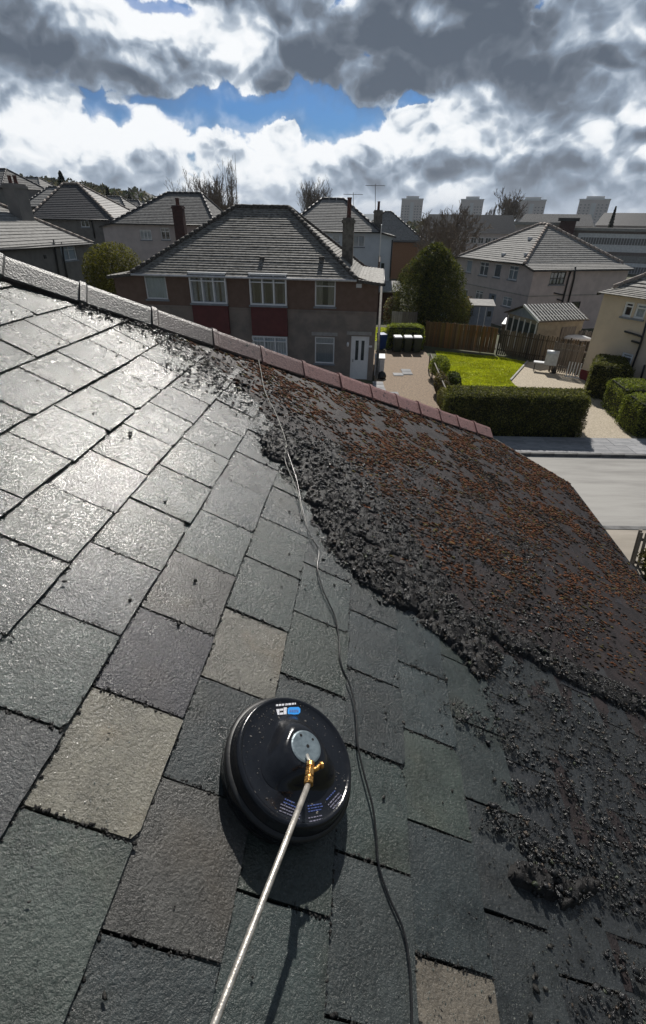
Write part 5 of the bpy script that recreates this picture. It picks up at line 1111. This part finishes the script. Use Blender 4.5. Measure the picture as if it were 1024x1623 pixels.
x_, y_, z_ = gnd_at(716, 66); bare_tree('bare_tree', 'broad bare grey-brown tree behind the grey harled house', (x_, y_, z_ - .3), 11.6, 1.3, 6, 'bark_pale', 3, None, 2, .15, .10, tip=.026)
x_, y_, z_ = gnd_at(690, 72); bare_tree('bare_tree', 'smaller bare tree left of the broad one before the tenement', (x_, y_, z_), 9.4, 1.2, 6, 'bark_pale', 8, None, 2, .12, .12, tip=.026)
x_, y_, z_ = gnd_at(806, 210); bare_tree('bare_tree', 'tall pale bare tree between the second and third tower blocks', (x_, y_, z_), 18.5, 1.1, 6, 'bark_pale', 21, None, 3, .25, .25, tip=.05)
x_, y_, z_ = gnd_at(776, 215); bare_tree('bare_tree', 'slim bare tree left of the tall one on the skyline', (x_, y_, z_), 13.5, .6, 6, 'bark_pale', 22, None, 2, .2, .4, tip=.05)
x_, y_, z_ = gnd_at(370, 92); t = thing('poplar_tree', 'tall narrow bare poplar rising behind the ribbed roof house', 'tree', (x_, y_, z_)); g_ = random.Random(5); tr, tw = MB(), MB(); PH = at_d(362, 242, 92)[2] - z_
for k in range(4): a_ = k * 1.57; tr.tube([(0, 0, -.2), (.35 * math.cos(a_), .3 * math.sin(a_), PH * .3), (.75 * math.cos(a_), .5 * math.sin(a_), PH * .62), (.9 * math.cos(a_), .5 * math.sin(a_), PH * (1 - .06 * k))], [.16, .11, .07, .015], 5)
for k in range(330):
    z0 = PH * g_.uniform(.16, .9); a_ = g_.uniform(0, 6.283); L_ = PH * g_.uniform(.06, .2) * (1.15 - z0 / PH); r0 = g_.uniform(.1, .9); env = 1.25 * math.sin(math.pi * min(1, z0 / PH * .9 + .12)) + .25; p_ = np.array([r0 * math.cos(a_) * env * .7, r0 * math.sin(a_) * .6, z0]); q_ = p_ + np.array([math.cos(a_) * L_ * .22, math.sin(a_) * L_ * .2, L_]); m_ = (p_ + q_) / 2 + np.array([math.cos(a_) * .12, 0, -.1]); tw.tube([p_, m_, q_], [.030, .022, .012], 3, caps=False)
tr.build('trunk', 'bark_pale', t); tw.build('crown', 'bark_pale', t)
for k, (px_, dd, H_, l_) in enumerate(((318, 100, 9.5, 'leftmost bare tree of the clump beside the poplar'), (338, 98, 10.5, 'middle bare tree of the clump beside the poplar'), (352, 104, 10.0, 'bare tree touching the left side of the poplar'), (484, 140, 11.5, 'bare tree behind the ridge left of the white house'), (502, 138, 12.5, 'broad bare tree above the ridge of the white house'), (517, 142, 11, 'bare tree just left of the pale aerial'))):
    x_, y_, z_ = gnd_at(px_, dd); bare_tree('bare_tree', l_, (x_, y_, z_), H_ * 1.36, 1.0, 6, 'bark_pale', 40 + k, 'bare trees behind the roofs', 2, .11, .2, tip=.017)
# firs on the rise
def fir(label, px_, dd, ytop, wd, seed):
    x_, y_, z_ = gnd_at(px_, dd); top = at_d(px_, ytop, dd)[2]; H = top - z_; t = thing('fir_tree', label, 'tree', (x_, y_, z_), 0, 'firs on the left rise'); g = np.random.default_rng(seed); n = 4200; u = g.random(n) ** .7; z = H * u; a = g.uniform(0, 6.283, n)
    rr = (1 - u) ** .8 * wd * (.55 + .45 * np.sin(u * 60 + a) ** 2) * (1 - .4 * g.random(n)) + .08; P = np.stack([rr * np.cos(a), rr * np.sin(a), z], 1); leaf_obj('crown', P, np.stack([np.cos(a), np.sin(a), .3 + 0 * a], 1), .16, [(.02, .028, .018), (.03, .038, .022), (.015, .02, .014)], t, .6, .4)
    MB().tube([(0, 0, -.3), (0, 0, H * .95)], [.25, .05], 6).build('trunk', 'bark', t)
for q in (('tallest dark fir on the left rise above the dark roof', 110, 100, 272, 2.6, 1), ('dark fir right of the tallest one on the left rise', 124, 108, 290, 2.2, 2), ('slim dark fir above the pale roofs on the left', 177, 110, 297, 1.4, 3), ('small dark fir left of the distant hill', 189, 120, 309, 1.5, 4), ('small dark fir near the far end of the rise', 210, 130, 308, 1.3, 5), ('slim dark pointed conifer right of the rightmost tower block', 973, 160, 327, 1.4, 6)): fir(*q)
# wooded band in the distance: one mass
n = 90000; az_ = rng.uniform(-.62, .62, n); dd = rng.uniform(230, 640, n); X_, Y_ = dd * np.sin(az_), dd * np.cos(az_); top = 3.0 + 7.5 * fbm(az_ * 40, dd / 60, 4, 3); Pz = terr(X_, Y_) + top * rng.random(n) ** .6
pal = [(.05, .045, .04), (.035, .036, .032), (.065, .056, .05), (.03, .038, .026), (.075, .065, .058)]
V, F, C = leafy('', '', '', np.stack([X_, Y_, Pz], 1), np.tile([0, -1., .3], (n, 1)), 1.0, pal); o = np_mesh('far_woodland', V, F, 'leaf', C); tag(o, 'brown and dark green far woodland along the horizon', 'woodland', kind='stuff')
hs_ = MB(); 
# distant rooftops in the band
for px_, dd, l_ in ((222, 260, 'small distant roof on the skyline left of the ribbed roof house'), (452, 230, 'small distant roof on the skyline just right of the brown house ridge'), (470, 300, 'small distant roof peeping out left of the white house'), (536, 340, 'small distant roof right of the pale ridge of the white house'), (630, 260, 'small distant roof left of the leftmost tower block'), (1016, 240, 'small distant roof on the skyline at the right edge')):
    x_, y_, z_ = gnd_at(px_, dd)
    W_ = random.uniform(9, 16); t = thing('distant_house', l_, 'house', (x_, y_, z_), random.uniform(-.5, .5), 'distant houses on the skyline'); m = MB(); m.box(-W_ / 2, W_ / 2, -4, 4, -2, 4.6); m.build('wall', random.choice(['harl_grey', 'harl_dark', 'render_white']), t)
    m = MB(); m.poly([(-W_ / 2 - .3, -4.3, 4.6), (W_ / 2 + .3, -4.3, 4.6), (W_ / 2 - 3, 0, 7.4), (-W_ / 2 + 3, 0, 7.4)]); m.poly([(W_ / 2 + .3, 4.3, 4.6), (-W_ / 2 - .3, 4.3, 4.6), (-W_ / 2 + 3, 0, 7.4), (W_ / 2 - 3, 0, 7.4)]); m.poly([(W_ / 2 + .3, -4.3, 4.6), (W_ / 2 + .3, 4.3, 4.6), (W_ / 2 - 3, 0, 7.4)]); m.poly([(-W_ / 2 - .3, 4.3, 4.6), (-W_ / 2 - .3, -4.3, 4.6), (-W_ / 2 + 3, 0, 7.4)]); m.build('roof', random.choice(['tile_dark', 'tile_grey', 'tile_light']), t)

# ================================================================== LAWNS
def lawn(name, label, pts, z, n, h=.05):
    sheet(name + '_turf', pts, z, 'lawn', label + ', the turf beneath'); P = np.array(pts, float); lo, hi = P.min(0), P.max(0); q = rng.uniform(lo, hi, (n * 3, 2)); ok = np.ones(len(q), bool)
    ok[:] = False
    for i in range(len(P)): a, b = P[i], P[(i + 1) % len(P)]; cr_ = (a[1] > q[:, 1]) != (b[1] > q[:, 1]); ok ^= cr_ & (q[:, 0] < (b[0] - a[0]) * (q[:, 1] - a[1]) / (b[1] - a[1] + 1e-12) + a[0])
    q = q[ok][:n]; k = len(q); H_ = h * (.5 + 1.1 * fbm(q[:, 0] * 1.5, q[:, 1] * 1.5, 3, 2)) * rng.uniform(.6, 1.3, k); a = rng.uniform(0, 6.28, k); w = .022; d = rng.normal(0, .022, (k, 2))
    V = np.stack([np.stack([q[:, 0] - w * np.cos(a), q[:, 1] - w * np.sin(a), 0 * a + z], 1), np.stack([q[:, 0] + w * np.cos(a), q[:, 1] + w * np.sin(a), 0 * a + z], 1), np.stack([q[:, 0] + d[:, 0], q[:, 1] + d[:, 1], z + H_], 1)], 1).reshape(-1, 3)
    C = np.array([(.46, .48, .03), (.36, .40, .028), (.52, .50, .05), (.27, .32, .03)])[rng.integers(0, 4, k)] * rng.uniform(.8, 1.15, (k, 1)) * (.6 + .75 * fbm(q[:, 0] * .9, q[:, 1] * 1.3, 4, 44))[:, None]; o = np_mesh(name, V, np.arange(3 * k).reshape(k, 3), 'leaf', np.repeat(C, 3, 0)); tag(o, label, 'grass', kind='stuff')
lawn('grass', 'bright yellow-green lawn in the sun between fence and hedge', [(6.9, 20.6), (10.65, 20.6), (10.65, 27.35), (13.25, 31.9), (11.6, 33.1), (7.7, 34.6), (6.95, 27)], .03, 60000)
lawn('far_grass', 'small patch of bright grass seen past the corner of the brown house', [(3.4, 37.5), (6.6, 37.5), (7.0, 43), (3.6, 43)], .02, 8000)
m = MB(); m.bar((10.68, 27.4, .05), (13.3, 31.95, .05), .10, .10); o = m.build('lawn_edging', 'concrete'); tag(o, 'pale concrete edging along the right side of the lawn', 'edging')

# ================================================================== FENCES
def board_fence(name, label, a, b, ht, bw, gap, mt, cat='fence', rails=(0.35, 1.35), jag=.04, cols=None, posts=2.0, lean=.0):
    a, b = np.array([*a, 0.]), np.array([*b, 0.]); L = np.linalg.norm(b - a); ang = math.atan2((b - a)[1], (b - a)[0]); t = thing(name, label, cat, a, ang)
    m = MB(); m.hexa([(0, -.009, .03), (bw, -.009, .03), (bw, .009, .03), (0, .009, .03), (0, -.009, 1), (bw, -.009, 1), (bw, .009, 1), (0, .009, 1)]); me = m.mesh('board', mt); n = int(L / (bw + gap))
    for i in range(n):
        o = link('board', me, t, (i * (bw + gap), random.uniform(-.004, .004), 0)); o.scale = (1, 1, ht + random.uniform(-jag, jag)); o.rotation_euler = (random.uniform(-.01, .01), random.uniform(-.012, .012) + random.choice((0, 0, 0, lean)), 0); v = random.uniform(.65, 1.35); c = random.choice(cols or [(1, 1, 1)]); o.color = (c[0] * v, c[1] * v, c[2] * v, 1)
    for z in rails: MB().box(0, L, .012, .06, z - .04, z + .04).build('rail', mt, t)
    for i in range(int(L / posts) + 1): MB().box(i * posts - .04, i * posts + .04, .062, .14, 0, ht + .03).build('post', mt, t)
    return t
board_fence('board_fence', 'sunlit brown close boarded fence behind the lawn', (7.15, 36.0), (11.75, 34.0), 1.75, .115, .006, 'wood_brown', cols=[(1, 1, 1), (1.15, .9, .7), (.85, .8, .75), (1.1, 1.15, .7)])
board_fence('picket_fence', 'dark weathered fence of spaced pales right of the brown fence', (11.8, 33.9), (16.3, 30.4), 1.65, .095, .045, 'wood_dark', cols=[(1, 1, 1), (1.8, 1.7, 1.5), (2.4, 2.2, 1.9)], jag=.07)
board_fence('board_fence', 'grey weathered boarded fence standing in front of the workshop', (13.6, 36.2), (19.5, 31.6), 1.75, .12, .012, 'wood_grey', cols=[(1, 1, 1), (.8, .8, .8)])
gt = board_fence('slatted_gate', 'grey-brown slatted gate leaning beside the corner of the cream house', (13.75, 29.6), (15.2, 28.6), 1.75, .085, .035, 'wood_grey', 'gate', (0.4, 1.4), .02, [(1, .9, .8), (1.2, 1.1, 1)], 1.5)
m = MB(); tw = thing('white_trellis', 'small white wooden trellis in front of the slatted gate', 'trellis', (14.25, 28.35, 0), R(-38))
for i in range(5): MB().box(i * .16, i * .16 + .05, -.02, 0, .05, .95).build('slat', 'white_plastic', tw)
MB().box(-.05, .8, -.045, -.022, .08, .14).build('rail', 'white_plastic', tw)
# bit of our own garden seen below the gutter
tf = board_fence('garden_fence', 'weathered slatted fence panel below the gutter at the right edge', (8.15, 10.0), (9.4, 9.2), 1.1, .07, .05, 'wood_grey', cols=[(1, 1, 1), (1.3, 1.3, 1.2)], rails=(.2, .9)); tf.rotation_euler[1] = R(-6)
shrub('garden_shrub', 'dry olive shrub under the gutter at the lower right edge of the road', (8.7, 9.3, 0), (.9, .9, .6), 4000, .05, [(.10, .10, .04), (.15, .13, .06), (.06, .06, .03)])

# ================================================================== SHEDS, BINS AND GARDEN THINGS
p = ground(777, 524); sh_ = thing('garden_shed', 'small grey-blue wooden shed with pale roof against the harled house', 'shed', (p[0] - 1.1, p[1] - .4, 0), R(-8))
for i in range(16): MB().box(-.9 + i * .1125, -.9 + (i + 1) * .1125 - .008, -.012, .008, .05, 1.95).build('board', 'shed_blue', sh_)
MB().box(-.9, .9, .01, 1.5, 0, 1.95).build('wall', 'shed_blue', sh_); MB().hexa([(-1.0, -.12, 1.97), (1.0, -.12, 1.97), (1.0, 1.6, 2.25), (-1.0, 1.6, 2.25), (-1.0, -.12, 2.03), (1.0, -.12, 2.03), (1.0, 1.6, 2.31), (-1.0, 1.6, 2.31)]).build('roof', 'concrete', sh_)
MB().box(.45, .75, -.03, -.013, 1.2, 1.6).build('window', 'glass_far', sh_)
MB().box(-.25, -.20, -.03, -.013, .1, 1.9).build('door_edge', 'white_frame', sh_); MB().box(.28, .33, -.03, -.013, .1, 1.9).build('door_edge', 'white_frame', sh_)
# workshop with ribbed roof
a = ground(858, 509, 2.45); b = ground(934, 506, 2.45); c_ = ground(843, 497, 2.9); X = unit((b - a) * (1, 1, 0)); W_ = float(np.linalg.norm((b - a)[:2])); ws = thing('workshop', 'pale garden workshop with white ribbed sheet roof behind the grey fence', 'shed', a * (1, 1, 0), math.atan2(X[1], X[0]))
Dw = 3.6
MB().box(0, W_ - .25, .15, Dw, 0, 2.4).build('wall', 'shed_beige', ws); MB().poly([(0, .15, 2.4), (0, Dw, 2.4), (0, Dw / 2, 3.1)]).build('gable', 'shed_blue', ws); MB().poly([(W_ - .25, Dw, 2.4), (W_ - .25, .15, 2.4), (W_ - .25, Dw / 2, 3.1)]).build('gable', 'shed_blue', ws)
m = MB(); m.hexa([(-.2, -.05, 2.38), (W_, -.05, 2.38), (W_, Dw / 2, 3.12), (-.2, Dw / 2, 3.12), (-.2, -.05, 2.43), (W_, -.05, 2.43), (W_, Dw / 2, 3.17), (-.2, Dw / 2, 3.17)]); m.hexa([(-.2, Dw / 2, 3.12), (W_, Dw / 2, 3.12), (W_, Dw + .2, 2.38), (-.2, Dw + .2, 2.38), (-.2, Dw / 2, 3.17), (W_, Dw / 2, 3.17), (W_, Dw + .2, 2.43), (-.2, Dw + .2, 2.43)]); rf_ = m.build('roof', 'wood_dark', ws)
for i in range(16): x_ = -.12 + i * (W_ + .15) / 16; MB().bar((x_, -.03, 2.47), (x_, Dw / 2, 3.20), .10, .05).build('sheet_rib', 'rib_grey', rf_)
for k in (.28, .62): MB().bar((-.2, -.05 + Dw / 2 * k, 2.46 + .74 * k), (W_, -.05 + Dw / 2 * k, 2.46 + .74 * k), .05, .03).build('sheet_lap', 'rib_grey', rf_)
MB().bar((-.22, -.06, 2.42), (-.22, Dw / 2, 3.17), .05, .14).build('verge_board', 'white_frame', ws)
for i in range(5): MB().box(-.03, -.002, .4 + i * .62, .85 + i * .62, 1.35, 2.15).build('window', 'glass_far', ws)
for i in range(6): MB().box(-.05, -.004, .28 + i * .62, .36 + i * .62, .3, 2.3).build('window_post', 'white_frame', ws)
MB().box(W_ * .5, W_ * .8, .10, .148, 0, 2.0).build('door', 'wood_grey', ws)
# white board leaning on the fence, domed cover, boat-like cover, cart
def px_box(name, label, cat, gx_, gy_, w, d, h, mt, ang=0, z=0, bev=.02):
    p = ground(gx_, gy_, z); t = thing(name, label, cat, (p[0], p[1], z), ang); return t
t = px_box('storage_box', 'white lidded garden storage box behind the dark pale fence', 'storage box', 811, 545, 0, 0, 0, '', R(-30)); MB().box(-.95, .95, 0, 1.0, 0, 1.28).build('body', 'wood_dark', t); MB().hexa([(-1.0, -.1, 1.3), (1.0, -.1, 1.3), (1.0, 1.1, 1.58), (-1.0, 1.1, 1.58), (-1.0, -.1, 1.36), (1.0, -.1, 1.36), (1.0, 1.1, 1.64), (-1.0, 1.1, 1.64)]).build('lid', 'white_plastic', t)
p = ground(825, 530); t = thing('domed_cover', 'pale domed plastic cover behind the white lidded box', 'cover', (p[0] + .5, p[1] + 1.6, 0)); MB().lathe([(1.0, 0), (1.0, .9), (.9, 1.25), (.6, 1.45), (0, 1.52)], 20).build('shell', 'lid_pale', t, True)
p = ground(903, 568); t = thing('covered_table', 'white covered garden table behind the slatted gate', 'table', (p[0], p[1] + .2, 0), R(-35)); m = MB(); m.lathe([(.0, 1.5), (.6, 1.48), (.95, 1.40), (1.0, 1.30), (.93, 1.24)], 24); o = m.build('top', 'white_plastic', t, True); o.scale = (1.15, .6, 1)
for sx in (-.8, .8):
    for sy in (-.3, .3): MB().bar((sx, sy, 0), (sx, sy, 1.25), .05, .05).build('leg', 'metal_grey', t)
p = ground(872, 592); t = thing('garden_cart', 'pale covered barbecue with a shelf standing on the gravel by the gate', 'barbecue', (p[0], p[1] + .3, 0), R(-25)); m = MB(); m.box(-.35, .35, -.25, .25, .45, 1.05); m.build('body', 'lid_pale', t, bevel=.04); m = MB(); m.tube([(-.35, 0, 1.06), (.35, 0, 1.06)], .24, 14); m.build('lid', 'lid_pale', t, True)
m = MB(); m.box(-.95, -.36, -.22, .22, .50, .56); m.build('shelf', 'white_plastic', t)
for sx in (-.85, .3):
    for sy in (-.2, .2): MB().bar((sx, sy, 0), (sx, sy, .5), .04, .04).build('leg', 'pipe_black', t)
for sy in (-.27, .27): m = MB(); m.tube([(.3, sy - .02, .14), (.3, sy + .02, .14)], .14, 14); m.build('wheel', 'black_rubber', t)
# wheelie bins
def make_bin(label, loc, rz, mt, lid):
    t = thing('wheelie_bin', label, 'bin', loc, rz, 'bins in front of the round hedge'); m = MB(); m.hexa([(-.22, -.26, .06), (.22, -.26, .06), (.22, .2, .06), (-.22, .2, .06), (-.28, -.34, .98), (.28, -.34, .98), (.28, .28, .98), (-.28, .28, .98)]); m.build('body', mt, t, bevel=.03)
    MB().hexa([(-.30, -.37, .985), (.30, -.37, .985), (.30, .32, .985), (-.30, .32, .985), (-.26, -.30, 1.06), (.26, -.30, 1.06), (.26, .30, 1.09), (-.26, .30, 1.09)]).build('lid', lid, t, bevel=.02)
    for sx in (-.25, .25): MB().tube([(sx - .03, .24, .11), (sx + .03, .24, .11)], .11, 12).build('wheel', 'black_rubber', t)
    MB().tube([(-.2, .36, .95), (.2, .36, .95)], .02, 6).build('handle', 'black_rubber', t)
for k, (px_, l_) in enumerate(((629, 'leftmost dark green wheeled bin with pale lid before the round hedge'), (645, 'middle wheeled bin of the three before the round hedge'), (660, 'rightmost wheeled bin of the three, by the brown fence'))): p = ground(px_, 559); make_bin(l_, (p[0], 34.1, .016), R(4 - 3 * k), 'bin_green', 'lid_pale')
p = ground(600, 555); t = thing('wheelie_bin', 'blue wheeled bin beside the corner of the brown house', 'bin', (p[0] + .2, p[1] + .3, 0), R(20)); MB().hexa([(-.22, -.26, .06), (.22, -.26, .06), (.22, .2, .06), (-.22, .2, .06), (-.28, -.34, .98), (.28, -.34, .98), (.28, .28, .98), (-.28, .28, .98)]).build('body', 'bin_blue', t, bevel=.03); MB().hexa([(-.30, -.37, .985), (.30, -.37, .985), (.30, .32, .985), (-.30, .32, .985), (-.26, -.30, 1.06), (.26, -.30, 1.06), (.26, .30, 1.09), (-.26, .30, 1.09)]).build('lid', 'bin_blue', t, bevel=.02)
p = ground(600, 588); t = thing('storage_cabinet', 'white plastic cabinet standing by the house corner near the white door', 'cabinet', (3.15, 28.2, 0), R(-5)); MB().box(-.28, .28, -.2, .9, 0, .95).build('body', 'white_plastic', t, bevel=.02); MB().box(-.31, .31, -.23, .93, .97, 1.03).build('lid', 'lid_pale', t, bevel=.01); MB().box(-.012, .012, -.215, -.203, .05, .9).build('door_gap', 'void', t)
t = thing('refuse_sack', 'small dark sack lying beside the white cabinet', 'sack', (3.25, 27.4, 0)); m = MB(); m.lathe([(.0, 0), (.22, .02), (.26, .18), (.18, .36), (.05, .44), (0, .46)], 12); m.build('sack_body', 'black_rubber', t, True)
# slabs in the gravel by the door
sp = bpy.data.objects.new('stepping_path', None); col.objects.link(sp); tag(sp, 'square pale slabs leading to the white door', kind='structure')
q = MB(); q.box(-.29, .29, -.29, .29, 0, .035); qm = q.mesh('paving_slab', 'paving')
for (x_, y_) in [(2.95, 26.4 - .62 * k) for k in range(7)] + [(3.57, 26.4 - .62 * k) for k in range(3, 6)] + [(4.9, 29.2), (4.9, 28.58), (4.3, 28.3)]: o = link('paving_slab', qm, sp, (x_ + random.uniform(-.01, .01), y_, .017)); o.rotation_euler = (0, 0, random.uniform(-.02, .02)); v = random.uniform(.9, 1.2); o.color = (v, v, v, 1)
# low wall with pale top left of the bins, low grey screen
p0 = at_y(620, 514, 39); p1 = at_y(660, 514, 39); t = thing('low_screen', 'low grey boarded screen with pale end beyond the round hedge', 'screen', (p0[0], 39, 0))
for i in range(12): u = (p1[0] - p0[0]) / 12; MB().box(i * u, (i + 1) * u - .02, -.02, .02, .2, 1.9).build('board', 'wood_grey' if i > 4 else 'concrete', t)
for x_ in (0.02, p1[0] - p0[0] - .05): MB().box(x_, x_ + .08, .03, .1, 0, 1.85).build('post', 'wood_grey', t)
p = at_y(607, 470, 47); t = thing('outhouse', 'low dark red outhouse behind the corner of the brown house', 'shed', (p[0], 47, 0)); MB().box(-.6, 1.6, 0, 3, 0, 2.3).build('wall', 'brick_red', t); MB().hexa([(-.8, -.2, 2.32), (1.8, -.2, 2.32), (1.8, 3.2, 2.9), (-.8, 3.2, 2.9), (-.8, -.2, 2.4), (1.8, -.2, 2.4), (1.8, 3.2, 2.98), (-.8, 3.2, 2.98)]).build('roof', 'tile_light', t)
# white pot stand by the hedge end
t = thing('stone_planter', 'small white planter beside the left end of the long hedge', 'planter', (5.95, 21.6, 0)); MB().lathe([(.14, 0), (.2, .05), (.12, .12), (.12, .5), (.26, .62), (.26, .72), (.2, .70), (.18, .6)], 14).build('pot', 'white_plastic', t, True); MB().lathe([(0, .66), (.19, .66)], 12).build('soil', 'soil', t)
# haze: the far blocks and hills fade towards blue
hz_m = bpy.data.materials.new('air_haze'); hz_m.use_nodes = True; N = NT(hz_m.node_tree)
for n_ in list(N.n): N.n.remove(n_)
o_ = N.n.new('ShaderNodeOutputMaterial'); pv_ = N.node('ShaderNodeVolumePrincipled', {'Color': (.80, .88, 1.0, 1), 'Density': .00012, 'Anisotropy': .3}); N.l.new(pv_.outputs[0], o_.inputs['Volume']); MATS['air_haze'] = hz_m
HAZE = True
if HAZE: m = MB(); m.box(-9000, 9000, -7000, 9600, -8, 84); hz = m.build('haze', 'air_haze'); tag(hz, 'thin pale haze in the air over the town', kind='stuff')
